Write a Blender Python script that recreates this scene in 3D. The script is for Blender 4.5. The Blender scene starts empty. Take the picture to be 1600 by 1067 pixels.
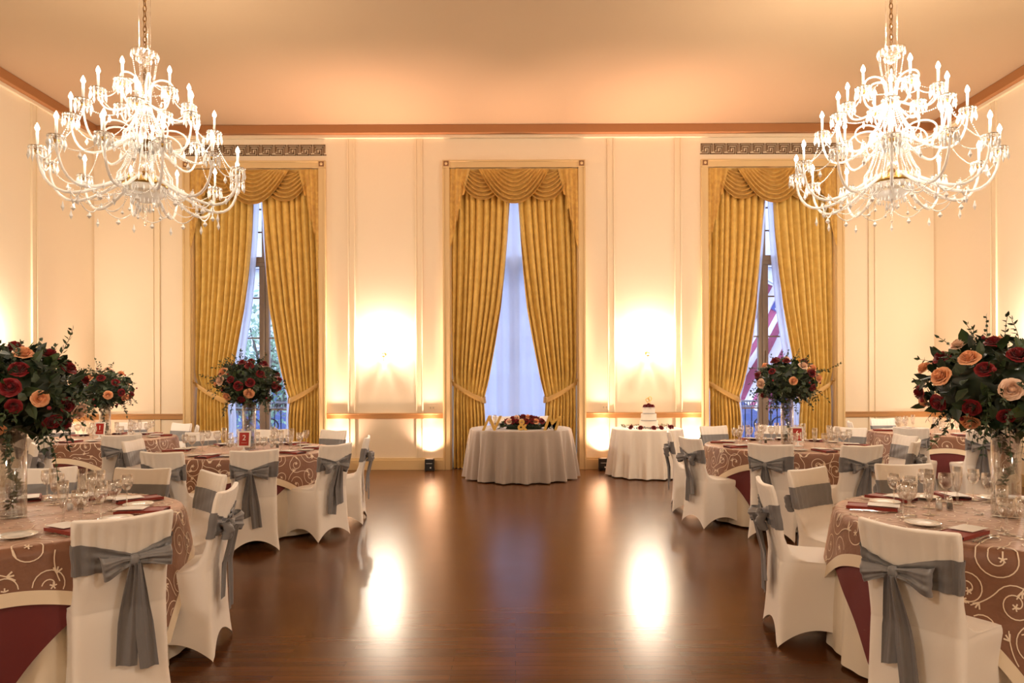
import bpy, bmesh, math, random
from math import sin, cos, pi, atan2, sqrt, radians
from mathutils import Vector, Matrix
random.seed(11)
SC = bpy.context.scene
COL = SC.collection
TZ = 0.762          # table top height
WY = 11.5           # face of the far wall
SX = 7.07           # side walls
CEIL = 5.767

# ------------------------------------------------------------------ materials
MATS = {}
def mat(name, col=(0.8, 0.8, 0.8), rough=0.6, metal=0.0, sheen=0.0, sheen_tint=None, coat=0.0, noise=None, bump=None, emit=None, spec=None):
    m = bpy.data.materials.new(name); m.use_nodes = True
    nt = m.node_tree; b = nt.nodes['Principled BSDF']
    b.inputs['Base Color'].default_value = (*col, 1)
    b.inputs['Roughness'].default_value = rough
    b.inputs['Metallic'].default_value = metal
    if spec is not None: b.inputs['Specular IOR Level'].default_value = spec
    if sheen:
        b.inputs['Sheen Weight'].default_value = sheen
        b.inputs['Sheen Roughness'].default_value = 0.4
        if sheen_tint: b.inputs['Sheen Tint'].default_value = (*sheen_tint, 1)
    if coat: b.inputs['Coat Weight'].default_value = coat
    tc = None
    def coords():
        nonlocal tc
        if tc is None: tc = nt.nodes.new('ShaderNodeTexCoord')
        return tc.outputs['Object']
    if noise:                                    # (scale, second colour, detail)
        n = nt.nodes.new('ShaderNodeTexNoise'); n.inputs['Scale'].default_value = noise[0]
        n.inputs['Detail'].default_value = noise[2] if len(noise) > 2 else 3
        nt.links.new(coords(), n.inputs['Vector'])
        r = nt.nodes.new('ShaderNodeValToRGB')
        r.color_ramp.elements[0].position = 0.38; r.color_ramp.elements[1].position = 0.62
        r.color_ramp.elements[0].color = (*col, 1); r.color_ramp.elements[1].color = (*noise[1], 1)
        nt.links.new(n.outputs['Fac'], r.inputs['Fac']); nt.links.new(r.outputs['Color'], b.inputs['Base Color'])
    if bump:                                     # (scale, strength)
        n = nt.nodes.new('ShaderNodeTexNoise'); n.inputs['Scale'].default_value = bump[0]
        nt.links.new(coords(), n.inputs['Vector'])
        q = nt.nodes.new('ShaderNodeBump'); q.inputs['Strength'].default_value = bump[1]; q.inputs['Distance'].default_value = 0.01
        nt.links.new(n.outputs['Fac'], q.inputs['Height']); nt.links.new(q.outputs['Normal'], b.inputs['Normal'])
    if emit:
        b.inputs['Emission Color'].default_value = (*emit[0], 1); b.inputs['Emission Strength'].default_value = emit[1]
    MATS[name] = m
    return m

def mix_mat(name, a, b, fac, fresnel=None):
    """two-shader material; a / b are (type, settings)"""
    m = bpy.data.materials.new(name); m.use_nodes = True
    nt = m.node_tree; nt.nodes.remove(nt.nodes['Principled BSDF'])
    out = nt.nodes['Material Output']
    def sh(spec):
        n = nt.nodes.new(spec[0])
        for k, v in spec[1].items(): n.inputs[k].default_value = v
        return n
    A, B = sh(a), sh(b)
    mx = nt.nodes.new('ShaderNodeMixShader'); mx.inputs[0].default_value = fac
    if fresnel:
        lw = nt.nodes.new('ShaderNodeLayerWeight'); lw.inputs['Blend'].default_value = fresnel[0]
        mr = nt.nodes.new('ShaderNodeMapRange'); mr.inputs['To Min'].default_value = fresnel[1]; mr.inputs['To Max'].default_value = fresnel[2]
        nt.links.new(lw.outputs['Facing'], mr.inputs['Value']); nt.links.new(mr.outputs[0], mx.inputs[0])
    nt.links.new(A.outputs[0], mx.inputs[1]); nt.links.new(B.outputs[0], mx.inputs[2]); nt.links.new(mx.outputs[0], out.inputs[0])
    MATS[name] = m
    return m

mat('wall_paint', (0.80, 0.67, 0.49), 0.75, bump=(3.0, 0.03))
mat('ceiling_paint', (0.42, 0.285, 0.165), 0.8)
mat('trim_paint', (0.80, 0.66, 0.46), 0.5)
mat('casing_paint', (0.66, 0.47, 0.23), 0.5)
mat('rail_paint', (0.42, 0.21, 0.07), 0.4)
mat('crown_paint', (0.36, 0.15, 0.05), 0.5)
mat('block_brown', (0.22, 0.10, 0.04), 0.5)
mat('key_brown', (0.20, 0.11, 0.05), 0.6)
mat('gold_fabric', (0.74, 0.50, 0.13), 0.55, sheen=0.3, sheen_tint=(1, 0.8, 0.45), noise=(9.0, (0.64, 0.41, 0.10), 4))
mat('gold_swag', (0.64, 0.39, 0.095), 0.5, sheen=0.3, sheen_tint=(1, 0.8, 0.45), noise=(14.0, (0.53, 0.30, 0.07), 4))
mat('gold_band', (0.60, 0.36, 0.11), 0.5, sheen=0.3)
mat('window_wood', (0.26, 0.19, 0.14), 0.5)
mat('chair_fabric', (0.93, 0.87, 0.80), 0.55, sheen=0.35, sheen_tint=(1, 0.95, 0.9))
mat('sash_satin', (0.205, 0.20, 0.205), 0.42, sheen=0.4, sheen_tint=(0.8, 0.8, 0.9), bump=(240, 0.08))
mat('sash_satin_dark', (0.20, 0.20, 0.215), 0.45, sheen=0.4, sheen_tint=(0.8, 0.8, 0.9), bump=(240, 0.08))
mat('ivory_cloth', (0.80, 0.70, 0.56), 0.7, sheen=0.2)
mat('white_cloth', (0.86, 0.78, 0.68), 0.7, sheen=0.2)
mat('taupe_cloth', (0.36, 0.29, 0.24), 0.6, sheen=0.4, bump=(60, 0.15))
mat('burgundy_cloth', (0.13, 0.010, 0.010), 0.55, sheen=0.2, sheen_tint=(0.6, 0.1, 0.1))
mat('bronze_organza', (0.22, 0.098, 0.055), 0.5, sheen=0.9, sheen_tint=(1.0, 0.72, 0.58), bump=(35, 0.25))
mat('cream_band', (0.80, 0.67, 0.50), 0.4, sheen=0.3)
mat('thread', (0.85, 0.70, 0.54), 0.45)
mat('napkin', (0.27, 0.028, 0.014), 0.6, sheen=0.2)
mat('card_white', (0.9, 0.86, 0.8), 0.6)
mat('card_red', (0.42, 0.018, 0.01), 0.5)
mat('frame_white', (0.88, 0.84, 0.80), 0.3)
mat('china', (0.86, 0.82, 0.76), 0.15, coat=0.3)
mat('steel', (0.75, 0.7, 0.65), 0.2, 1.0)
mat('brass', (0.55, 0.34, 0.10), 0.28, 1.0)
mat('dark_brass', (0.28, 0.15, 0.05), 0.35, 1.0)
mat('gold', (0.85, 0.58, 0.18), 0.3, 1.0)
mix_mat('candle_sleeve', ('ShaderNodeBsdfTransparent', {'Color': (1, 1, 1, 1)}), ('ShaderNodeBsdfDiffuse', {'Color': (0.45, 0.42, 0.38, 1)}), 0.6)
mat('pepper', (0.05, 0.035, 0.025), 0.8)
mat('salt', (0.9, 0.88, 0.85), 0.8)
mat('leaf_dark', (0.020, 0.040, 0.014), 0.5, noise=(7, (0.011, 0.022, 0.008)))
mat('leaf_mid', (0.050, 0.088, 0.024), 0.5, noise=(9, (0.025, 0.050, 0.016)))
mat('leaf_grey', (0.085, 0.12, 0.075), 0.55)
mat('stem', (0.05, 0.07, 0.025), 0.6)
mat('rose_red', (0.24, 0.006, 0.010), 0.6, sheen=0.2)
mat('rose_peach', (0.95, 0.50, 0.27), 0.6, sheen=0.2)
mat('rose_blush', (0.95, 0.68, 0.52), 0.6, sheen=0.2)
mat('icing', (0.9, 0.84, 0.74), 0.5)
mat('black_plastic', (0.008, 0.008, 0.01), 0.4)
mat('grey_plastic', (0.55, 0.45, 0.33), 0.4)
mat('lens_white', (0.8, 0.7, 0.6), 0.2)
mat('hook_brass', (0.5, 0.3, 0.1), 0.3, 1.0)
mat('stone_pale', (0.27, 0.29, 0.35), 0.9, noise=(1.5, (0.22, 0.25, 0.32)))
mat('stone_dark', (0.03, 0.045, 0.12), 0.9)
mat('far_glass', (0.16, 0.2, 0.3), 0.15)
mat('iron', (0.02, 0.03, 0.06), 0.5)
mat('iron_white', (0.35, 0.4, 0.5), 0.5)
mat('tree_leaf', (0.07, 0.14, 0.10), 0.7, noise=(3, (0.12, 0.21, 0.14)))
mat('bark', (0.05, 0.05, 0.05), 0.9)
mat('flag_red', (0.20, 0.03, 0.09), 0.8)
mat('flag_white', (0.45, 0.45, 0.52), 0.8)
mat('flag_blue', (0.03, 0.05, 0.22), 0.8)
mat('asphalt', (0.12, 0.13, 0.16), 0.9)
mat('crystal_solid', (0.72, 0.70, 0.67), 0.08, coat=1.0)
mix_mat('glass', ('ShaderNodeBsdfTransparent', {'Color': (0.97, 0.97, 0.97, 1)}), ('ShaderNodeBsdfGlossy', {'Color': (1, 0.98, 0.95, 1), 'Roughness': 0.06}), 0.1, (0.35, 0.12, 0.85))
mix_mat('vase_glass', ('ShaderNodeBsdfTransparent', {'Color': (0.95, 0.96, 0.96, 1)}), ('ShaderNodeBsdfGlossy', {'Color': (1, 0.98, 0.95, 1), 'Roughness': 0.03}), 0.1, (0.3, 0.05, 0.8))
mix_mat('crystal', ('ShaderNodeBsdfTransparent', {'Color': (0.98, 0.96, 0.93, 1)}), ('ShaderNodeBsdfGlossy', {'Color': (1, 0.98, 0.95, 1), 'Roughness': 0.12}), 0.5, (0.4, 0.30, 0.85))
mix_mat('window_glass', ('ShaderNodeBsdfTransparent', {'Color': (0.95, 0.97, 1, 1)}), ('ShaderNodeBsdfGlossy', {'Color': (1, 1, 1, 1), 'Roughness': 0.02}), 0.06, (0.2, 0.03, 0.4))
mix_mat('sheer', ('ShaderNodeBsdfTransparent', {'Color': (1, 1, 1, 1)}), ('ShaderNodeBsdfTranslucent', {'Color': (0.86, 0.85, 0.90, 1)}), 0.94)

def crystal_arm():
    m = bpy.data.materials.new('crystal_bright'); m.use_nodes = True
    nt = m.node_tree; b = nt.nodes['Principled BSDF']
    b.inputs['Base Color'].default_value = (0.75, 0.72, 0.68, 1); b.inputs['Roughness'].default_value = 0.10
    out = nt.nodes['Material Output']
    t = nt.nodes.new('ShaderNodeBsdfTransparent'); mx = nt.nodes.new('ShaderNodeMixShader'); mx.inputs[0].default_value = 0.55
    nt.links.new(t.outputs[0], mx.inputs[1]); nt.links.new(b.outputs[0], mx.inputs[2]); nt.links.new(mx.outputs[0], out.inputs[0])
    MATS['crystal_bright'] = m
crystal_arm()

def bulb_mat(name, col, strength):
    m = mix_mat(name, ('ShaderNodeBsdfTransparent', {'Color': (1, 1, 1, 1)}), ('ShaderNodeEmission', {'Color': (*col, 1), 'Strength': strength}), 0.4)
    m.cycles.emission_sampling = 'NONE'
bulb_mat('bulb_glow', (1, 0.85, 0.66), 14)
bulb_mat('bulb_glow_bright', (1, 0.90, 0.76), 40)

def floor_mat():
    m = bpy.data.materials.new('oak_floor'); m.use_nodes = True
    nt = m.node_tree; b = nt.nodes['Principled BSDF']; L = nt.links.new; b.inputs['Specular IOR Level'].default_value = 0.34; b.inputs['Specular Tint'].default_value = (1, 0.84, 0.66, 1)
    tc = nt.nodes.new('ShaderNodeTexCoord')
    br = nt.nodes.new('ShaderNodeTexBrick')
    br.inputs['Scale'].default_value = 1.0; br.inputs['Brick Width'].default_value = 0.9; br.inputs['Row Height'].default_value = 0.057
    br.inputs['Mortar Size'].default_value = 0.0012; br.inputs['Color1'].default_value = (0.095, 0.034, 0.010, 1); br.inputs['Color2'].default_value = (0.135, 0.050, 0.015, 1)
    br.inputs['Mortar'].default_value = (0.06, 0.02, 0.007, 1); br.offset = 0.37; br.inputs['Bias'].default_value = -0.1
    L(tc.outputs['Object'], br.inputs['Vector'])
    mp = nt.nodes.new('ShaderNodeMapping'); mp.inputs['Scale'].default_value = (2.2, 45, 1)
    n = nt.nodes.new('ShaderNodeTexNoise'); n.inputs['Scale'].default_value = 1.0; n.inputs['Detail'].default_value = 5
    L(tc.outputs['Object'], mp.inputs['Vector']); L(mp.outputs[0], n.inputs['Vector'])
    mx = nt.nodes.new('ShaderNodeMixRGB'); mx.blend_type = 'MULTIPLY'; mx.inputs[0].default_value = 0.55
    rp = nt.nodes.new('ShaderNodeValToRGB'); rp.color_ramp.elements[0].color = (0.5, 0.45, 0.4, 1); rp.color_ramp.elements[1].color = (1.25, 1.2, 1.15, 1)
    L(n.outputs['Fac'], rp.inputs[0]); L(br.outputs['Color'], mx.inputs[1]); L(rp.outputs[0], mx.inputs[2]); L(mx.outputs[0], b.inputs['Base Color'])
    b.inputs['Roughness'].default_value = 0.22
    n2 = nt.nodes.new('ShaderNodeTexNoise'); n2.inputs['Scale'].default_value = 3.5; n2.inputs['Detail'].default_value = 4
    L(tc.outputs['Object'], n2.inputs['Vector'])
    mr = nt.nodes.new('ShaderNodeMapRange'); mr.inputs['To Min'].default_value = 0.22; mr.inputs['To Max'].default_value = 0.27
    L(n2.outputs['Fac'], mr.inputs['Value']); L(mr.outputs[0], b.inputs['Roughness'])
    bp = nt.nodes.new('ShaderNodeBump'); bp.inputs['Strength'].default_value = 0.10; bp.inputs['Distance'].default_value = 0.002
    L(rp.outputs[0], bp.inputs['Height']); L(bp.outputs['Normal'], b.inputs['Normal'])
    MATS['oak_floor'] = m
floor_mat()

# ------------------------------------------------------------------ mesh helpers
class MB:
    def __init__(s): s.v = []; s.f = []; s.mi = []; s.cur = 0
    def add(s, vs, fs):
        o = len(s.v); s.v += [tuple(p) for p in vs]; s.f += [tuple(i + o for i in f) for f in fs]; s.mi += [s.cur] * len(fs); return s
    def box(s, x0, x1, y0, y1, z0, z1):
        return s.add([(x0,y0,z0),(x1,y0,z0),(x1,y1,z0),(x0,y1,z0),(x0,y0,z1),(x1,y0,z1),(x1,y1,z1),(x0,y1,z1)],
                     [(0,3,2,1),(4,5,6,7),(0,1,5,4),(1,2,6,5),(2,3,7,6),(3,0,4,7)])
    def grid(s, nu, nv, fn, closeu=False):
        o = len(s.v)
        for j in range(nv + 1):
            for i in range(nu if closeu else nu + 1): s.v.append(tuple(fn(i / nu, j / nv)))
        w = nu if closeu else nu + 1
        for j in range(nv):
            for i in range(nu):
                a = o + j * w + i; b = o + j * w + (i + 1) % w
                s.f.append((a, b, b + w, a + w)); s.mi.append(s.cur)
        return s
    def lathe(s, prof, n=24, c=(0, 0, 0), sy=1.0):
        s.grid(n, len(prof) - 1, lambda u, v: (c[0] + prof[round(v * (len(prof) - 1))][0] * cos(u * 2 * pi), c[1] + sy * prof[round(v * (len(prof) - 1))][0] * sin(u * 2 * pi), c[2] + prof[round(v * (len(prof) - 1))][1]), True)
        return s
    def tube(s, pts, rad, n=6, caps=True):
        pts = [Vector(p) for p in pts]; m = len(pts)
        if not hasattr(rad, '__len__'): rad = [rad] * m
        up = Vector((0, 0, 1)); prev = None; o = len(s.v)
        for k, p in enumerate(pts):
            t = (pts[min(k + 1, m - 1)] - pts[max(k - 1, 0)]).normalized()
            a = prev if prev is not None else (up if abs(t.z) < 0.9 else Vector((1, 0, 0)))
            x = (a - t * a.dot(t)).normalized(); prev = x; y = t.cross(x)
            for i in range(n):
                q = 2 * pi * i / n; s.v.append(tuple(p + (x * cos(q) + y * sin(q)) * rad[k]))
        for k in range(m - 1):
            for i in range(n):
                a = o + k * n + i; b = o + k * n + (i + 1) % n
                s.f.append((a, b, b + n, a + n)); s.mi.append(s.cur)
        if caps:
            s.f.append(tuple(o + i for i in range(n))[::-1]); s.mi.append(s.cur)
            s.f.append(tuple(o + (m - 1) * n + i for i in range(n))); s.mi.append(s.cur)
        return s
    def octa(s, c, r, h=None, n=4):
        h = h or r; x, y, z = c; vs = [(x, y, z + h), (x, y, z - h)] + [(x + r * cos(2*pi*i/n), y + r * sin(2*pi*i/n), z + h * 0.1) for i in range(n)]
        return s.add(vs, [(0, 2 + i, 2 + (i + 1) % n) for i in range(n)] + [(1, 2 + (i + 1) % n, 2 + i) for i in range(n)])
    def drop(s, c, r, h):      # hanging pendant: short cone above, long below
        x, y, z = c; n = 5; vs = [(x, y, z), (x, y, z - h)] + [(x + r * cos(2*pi*i/n), y + r * sin(2*pi*i/n), z - h * 0.62) for i in range(n)]
        return s.add(vs, [(0, 2 + i, 2 + (i + 1) % n) for i in range(n)] + [(1, 2 + (i + 1) % n, 2 + i) for i in range(n)])
    def xf(s, M, start=0):
        for i in range(start, len(s.v)): s.v[i] = tuple(M @ Vector(s.v[i]))
        return s
    def mesh(s, name, mats, smooth=True):
        me = bpy.data.meshes.new(name); me.from_pydata(s.v, [], s.f)
        if isinstance(mats, str): mats = [mats]
        for m in mats: me.materials.append(MATS[m])
        if len(mats) > 1: me.polygons.foreach_set('material_index', s.mi)
        if smooth: me.polygons.foreach_set('use_smooth', [True] * len(me.polygons))
        me.update(); return me
    def build(s, name, mats, parent=None, smooth=True, clean=False, bevel=0, solid=0):
        me = s.mesh(name, mats, smooth)
        if clean:
            bm = bmesh.new(); bm.from_mesh(me); bmesh.ops.remove_doubles(bm, verts=bm.verts, dist=1e-5); bmesh.ops.recalc_face_normals(bm, faces=bm.faces); bm.to_mesh(me); bm.free()
        o = bpy.data.objects.new(name, me); COL.objects.link(o)
        if parent: o.parent = parent
        if bevel:
            b = o.modifiers.new('b', 'BEVEL'); b.width = bevel; b.segments = 2; b.limit_method = 'ANGLE'; b.angle_limit = 0.7
        if solid:
            b = o.modifiers.new('s', 'SOLIDIFY'); b.thickness = solid; b.offset = 0
        return o

def tag(o, label=None, cat=None, group=None, kind=None):
    if label: o['label'] = label
    if cat: o['category'] = cat
    if group: o['group'] = group
    if kind: o['kind'] = kind
    return o
def empty(name, loc=(0, 0, 0), rz=0.0):
    o = bpy.data.objects.new(name, None); o.empty_display_size = 0.1; COL.objects.link(o)
    o.location = loc; o.rotation_euler = (0, 0, rz); return o
def kids(o): return [c for c in ALLKIDS.get(o.name, [])]
def copy_tree(o, parent=None):
    c = o.copy(); COL.objects.link(c)
    if parent is not None: c.parent = parent
    for ch in list(o.children): copy_tree(ch, c)
    return c
def struct(o): o['kind'] = 'structure'; return o
def smooth01(t): t = max(0, min(1, t)); return t * t * (3 - 2 * t)
def interp(tab, x):
    if x <= tab[0][0]: return tab[0][1]
    for (a, va), (b, vb) in zip(tab, tab[1:]):
        if x <= b: return va + (vb - va) * (x - a) / (b - a)
    return tab[-1][1]
def text_mesh(txt, size, extr, shear=0.0, bold=0.0):
    cu = bpy.data.curves.new('txt', 'FONT'); cu.body = txt; cu.size = size; cu.extrude = extr; cu.align_x = 'CENTER'; cu.align_y = 'CENTER'; cu.shear = shear; cu.offset = bold
    o = bpy.data.objects.new('txt', cu); COL.objects.link(o)
    dg = bpy.context.evaluated_depsgraph_get(); me = bpy.data.meshes.new_from_object(o.evaluated_get(dg))
    bpy.data.objects.remove(o); me.materials.clear(); return me

# ------------------------------------------------------------------ camera
cam = bpy.data.cameras.new('camera'); cam.sensor_width = 36; cam.lens = 36 * 1067 / 1600
cam.shift_y = (594 - 533.5) / 1600; cam.shift_x = -0.0025; cam.clip_start = 0.05
co = bpy.data.objects.new('camera', cam); COL.objects.link(co)
co.matrix_world = Matrix.Translation((0, 0, 1.5)) @ Matrix.Rotation(radians(90), 4, 'X') @ Matrix.Rotation(radians(-0.2), 4, 'Z')
SC.camera = co
SC.view_settings.view_transform = 'Standard'; SC.view_settings.look = 'None'; SC.view_settings.gamma = 1
SC.view_settings.exposure = 1.05
SC.cycles.use_adaptive_sampling = True; SC.cycles.adaptive_threshold = 0.025; SC.cycles.adaptive_min_samples = 16
SC.cycles.max_bounces = 8; SC.cycles.transparent_max_bounces = 24; SC.cycles.use_denoising = True
SC.cycles.sample_clamp_indirect = 6; SC.cycles.caustics_reflective = False; SC.cycles.caustics_refractive = False

# ------------------------------------------------------------------ room shell
WINX = (-4.36, 0.0, 4.34); OH = 1.08; OTOP = 5.07
struct(MB().box(-SX - .3, SX + .3, -3.3, WY + 0.5, -0.1, 0).build('floor', 'oak_floor', smooth=False))
# ceiling with a gentle cove where it meets the far and side walls
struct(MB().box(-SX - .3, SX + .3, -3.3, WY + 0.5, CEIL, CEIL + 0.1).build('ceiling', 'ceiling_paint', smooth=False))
struct(MB().box(-SX - .3, -SX, -3.3, WY + .5, 0, CEIL).build('wall_left', 'wall_paint', smooth=False))
struct(MB().box(SX, SX + .3, -3.3, WY + .5, 0, CEIL).build('wall_right', 'wall_paint', smooth=False))
struct(MB().box(-SX, SX, -3.3, -3.0, 0, CEIL).build('wall_near', 'wall_paint', smooth=False))
w = MB(); xs = [-SX]
for c in WINX: xs += [c - OH, c + OH]
xs.append(SX)
for i in range(0, 8, 2): w.box(xs[i], xs[i + 1], WY, WY + .5, 0, CEIL)
for c in WINX: w.box(c - OH, c + OH, WY, WY + .5, OTOP, CEIL)
struct(w.build('wall_far', 'wall_paint', smooth=False))

# crown band, chair rail, baseboard
def trim(name, m, parts): 
    b = MB()
    for p in parts: b.box(*p)
    return struct(b.build(name, m, smooth=False, bevel=0.006))
trim('trim_1', 'crown_paint', [(-SX, SX, WY - .13, WY - .001, 5.625, 5.765), (-SX, -SX + .13, -3, WY - .13, 5.625, 5.765), (SX - .13, SX, -3, WY - .13, 5.625, 5.765)])
trim('trim_2', 'trim_paint', [(-SX, SX, WY - .05, WY - .001, 5.57, 5.625), (-SX, -SX + .05, -3, WY - .05, 5.57, 5.625), (SX - .05, SX, -3, WY - .05, 5.57, 5.625)])
segs = [(-SX, WINX[0] - 1.20), (WINX[0] + 1.20, -1.20), (1.20, WINX[2] - 1.20), (WINX[2] + 1.20, SX)]
for k, (a, b) in enumerate(segs):
    trim('trim_%d' % (3 + k), 'rail_paint', [(a, b, WY - .026, WY - .001, 0.86, 0.93), (a, b, WY - .036, WY - .001, 0.93, 0.955)])
    struct(MB().box(a, b, WY - .03, WY - .001, 0, 0.20).box(a, b, WY - .04, WY - .001, 0, .17).build('baseboard_far_%d' % (k + 1), 'casing_paint', smooth=False, bevel=.004))
for k, sgn in ((7, -1), (8, 1)):
    x0, x1 = sorted((sgn * SX, sgn * (SX - .05)))
    x2, x3 = sorted((sgn * SX, sgn * (SX - .075)))
    trim('trim_%d' % k, 'rail_paint', [(x0, x1, -3, WY - .08, 0.86, 0.93), (x2, x3, -3, WY - .08, 0.93, 0.955)])
    struct(MB().box(*sorted((sgn * SX, sgn * (SX - .04))), -3, WY - .04, 0, .17).build('baseboard_' + ('left' if sgn < 0 else 'right'), 'casing_paint', smooth=False))
# vertical panel mouldings (pairs of slim beads with a flat strip between them)
k = 9
def moulding_far(x):
    b = MB()
    for (z0, z1) in ((0.2, 0.86), (0.955, 5.57)):
        b.box(x - .062, x - .040, WY - .028, WY - .001, z0, z1); b.box(x + .040, x + .062, WY - .028, WY - .001, z0, z1); b.box(x - .04, x + .04, WY - .012, WY - .001, z0, z1)
    return struct(b.build('trim_%d' % k, 'trim_paint', smooth=False, bevel=.004))
for x in ((246 - 804) / 92.7, (550 - 804) / 92.7, (656 - 804) / 92.7, (955 - 804) / 92.7, (1060 - 804) / 92.7, (1362 - 804) / 92.7):
    moulding_far(x); k += 1
for sgn in (-1, 1):
    for yy in (10.05, 8.2, 5.6, 3.0):
        b = MB()
        for (z0, z1) in ((0.2, 0.86), (0.955, 5.57)):
            for (a, c, d) in ((-.062, -.04, .028), (.04, .062, .028), (-.04, .04, .012)):
                x0, x1 = sorted((sgn * SX, sgn * (SX - d))); b.box(x0, x1, yy + a, yy + c, z0, z1)
        struct(b.build('trim_%d' % k, 'trim_paint', smooth=False)); k += 1
# window casings with corner blocks
for c in WINX:
    b = MB().box(c - 1.19, c - OH, WY - .05, WY - .001, 0, 5.07).box(c + OH, c + 1.19, WY - .05, WY - .001, 0, 5.07).box(c - 1.09, c + 1.09, WY - .05, WY - .001, 5.07, 5.19)
    b.box(c - 1.20, c - 1.17, WY - .065, WY - .001, 0, 5.06).box(c + 1.17, c + 1.20, WY - .065, WY - .001, 0, 5.06).box(c - 1.08, c + 1.08, WY - .065, WY - .001, 5.165, 5.195)
    b.box(c - OH, c - OH + .02, WY, WY + .42, 0, 5.07).box(c + OH - .02, c + OH, WY, WY + .42, 0, 5.07).box(c - OH, c + OH, WY, WY + .42, 5.05, 5.07)
    struct(b.build('trim_%d' % k, 'casing_paint', smooth=False, bevel=.004)); k += 1
    b = MB()
    for s in (-1, 1):
        x = c + s * 1.135; b.cur = 0; b.box(x - .062, x + .062, WY - .06, WY - .001, 5.07, 5.195)
        b.cur = 1; b.box(x - .042, x + .042, WY - .072, WY - .06, 5.09, 5.175)
        b.cur = 0; n0 = len(b.v); b.lathe([(0.0, -.012), (.02, -.010), (.024, 0)], 12); b.xf(Matrix.Translation((x, WY - .072, 5.1325)) @ Matrix.Rotation(radians(90), 4, 'X').inverted(), n0)
    struct(b.build('trim_%d' % k, ['casing_paint', 'block_brown'], smooth=False)); k += 1

# Greek key friezes over the outer windows
def greek(cx, label):
    b = MB(); h = 0.165; z0 = 5.30; p = h * 1.32; n = 11; x0 = cx - n * p / 2; t = .0085; y0, y1 = WY - .014, WY - .001
    def seg(a, c):
        (xa, za), (xb, zb) = a, c
        b.box(min(xa, xb) - t, max(xa, xb) + t, y0, y1, min(za, zb) - t, max(za, zb) + t)
    for i in range(n):
        X = x0 + i * p
        for path in ([(0, .0), (.86, 0), (.86, .62), (.40, .62), (.40, .32)], [(0.08, .28), (.08, 1.0), (1.20, 1.0), (1.20, .25)], [(.20, .18), (.66, .18), (.66, .42)], [(.22, .40), (.22, .82), (1.03, .82), (1.03, .0), (1.32, .0)]):
            pts = [(X + q[0] * h, z0 + q[1] * h) for q in path]
            for q in range(len(pts) - 1): seg(pts[q], pts[q + 1])
    return tag(b.build('greek_key_frieze', 'key_brown', smooth=False), label, 'frieze', 'greek key friezes')
greek(WINX[0], 'brown Greek key frieze strip on the wall above the left window')
greek(WINX[2], 'brown Greek key frieze strip on the wall above the right window')

# windows (French casements with transom)
for wi, c in enumerate(WINX):
    root = empty('window_%d' % (wi + 1), (c, WY + .44, 0)); struct(root)
    y0, y1 = -.04, .04; f = MB()
    f.box(-1.06, -.97, y0, y1, 0, 5.05).box(.97, 1.06, y0, y1, 0, 5.05).box(-.97, .97, y0, y1, 4.95, 5.05).box(-.97, .97, y0, y1, 0, .22)
    f.box(-.97, .97, y0 - .03, y1 + .03, 3.50, 3.66).box(-.97, .97, y0 - .045, y1, 3.56, 3.60)
    f.box(-.085, -.012, y0, y1, .22, 3.50).box(.012, .085, y0, y1, .22, 3.50).box(-.02, .02, y0 - .02, y1, .22, 3.5).box(-.04, .04, y0, y1, 3.66, 4.95)
    f.build('window_frame', 'window_wood', root, smooth=False, bevel=.004)
    g = MB()
    for z in (1.0, 2.25, 2.95): g.box(-.97, .97, -.012, .012, z - .012, z + .012)
    for z in (4.1, 4.5): g.box(-.97, .97, -.012, .012, z - .012, z + .012)
    for x in (-.53, .53): g.box(x - .012, x + .012, -.012, .012, .22, 4.95)
    g.build('glazing_bar', 'window_wood', root, smooth=False)
    MB().box(-.97, .97, .0, .006, .22, 4.95).build('pane', 'window_glass', root, smooth=False)
    h = MB().tube([(.03, -.07, 2.0), (.03, -.075, 1.3)], .008, 6).tube([(.03, -.04, 1.65), (.03, -.09, 1.65)], .012, 6)
    h.build('handle', 'dark_brass', root)
# ------------------------------------------------------------------ drapes, sheers, valances
INNER = [(0, .50), (.85, .50), (1.05, .515), (1.17, .525), (1.35, .475), (1.54, .43), (2.15, .315), (2.73, .215), (3.3, .15), (3.9, .095), (4.4, .06), (5.0, .03)]
OUTER = [(0, 1.03), (1.0, 1.035), (1.3, 1.03), (1.6, 1.05), (5.0, 1.06)]
def drape_mesh(sgn, seed):
    rnd = random.Random(seed); npl = 9
    ph = [rnd.uniform(-.25, .25) for _ in range(npl + 2)]
    def fn(u, v):
        z = 0.01 + (5.02 - .01) * v
        xi, xo = interp(INNER, z), interp(OUTER, z)
        w = xo - xi
        q = u * npl; k = int(q); wob = ph[min(k, npl)] * (1 - (q - k)) + ph[min(k + 1, npl + 1)] * (q - k)
        a = 2 * pi * (q + wob * .8 + .15 * sin(z * 1.3 + seed))
        x = xi + w * (u + .020 * sin(a + 1.3) * (0.6 + .4 * w))
        amp = 0.056 if z > 1.6 else 0.034 + .016 * smooth01(abs(z - 1.25) / .5)
        yy = amp * (0.75 * sin(a) + 0.25 * sin(2 * a + .7)) + .012 * sin(z * 2.1 + q)
        pull = math.exp(-((z - (1.17 + (u * .28))) / .10) ** 2)
        yy = yy * (1 - .6 * pull) + .03 * pull
        return (sgn * x, yy, z)
    b = MB().grid(150, 70, fn)
    return b
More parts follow.
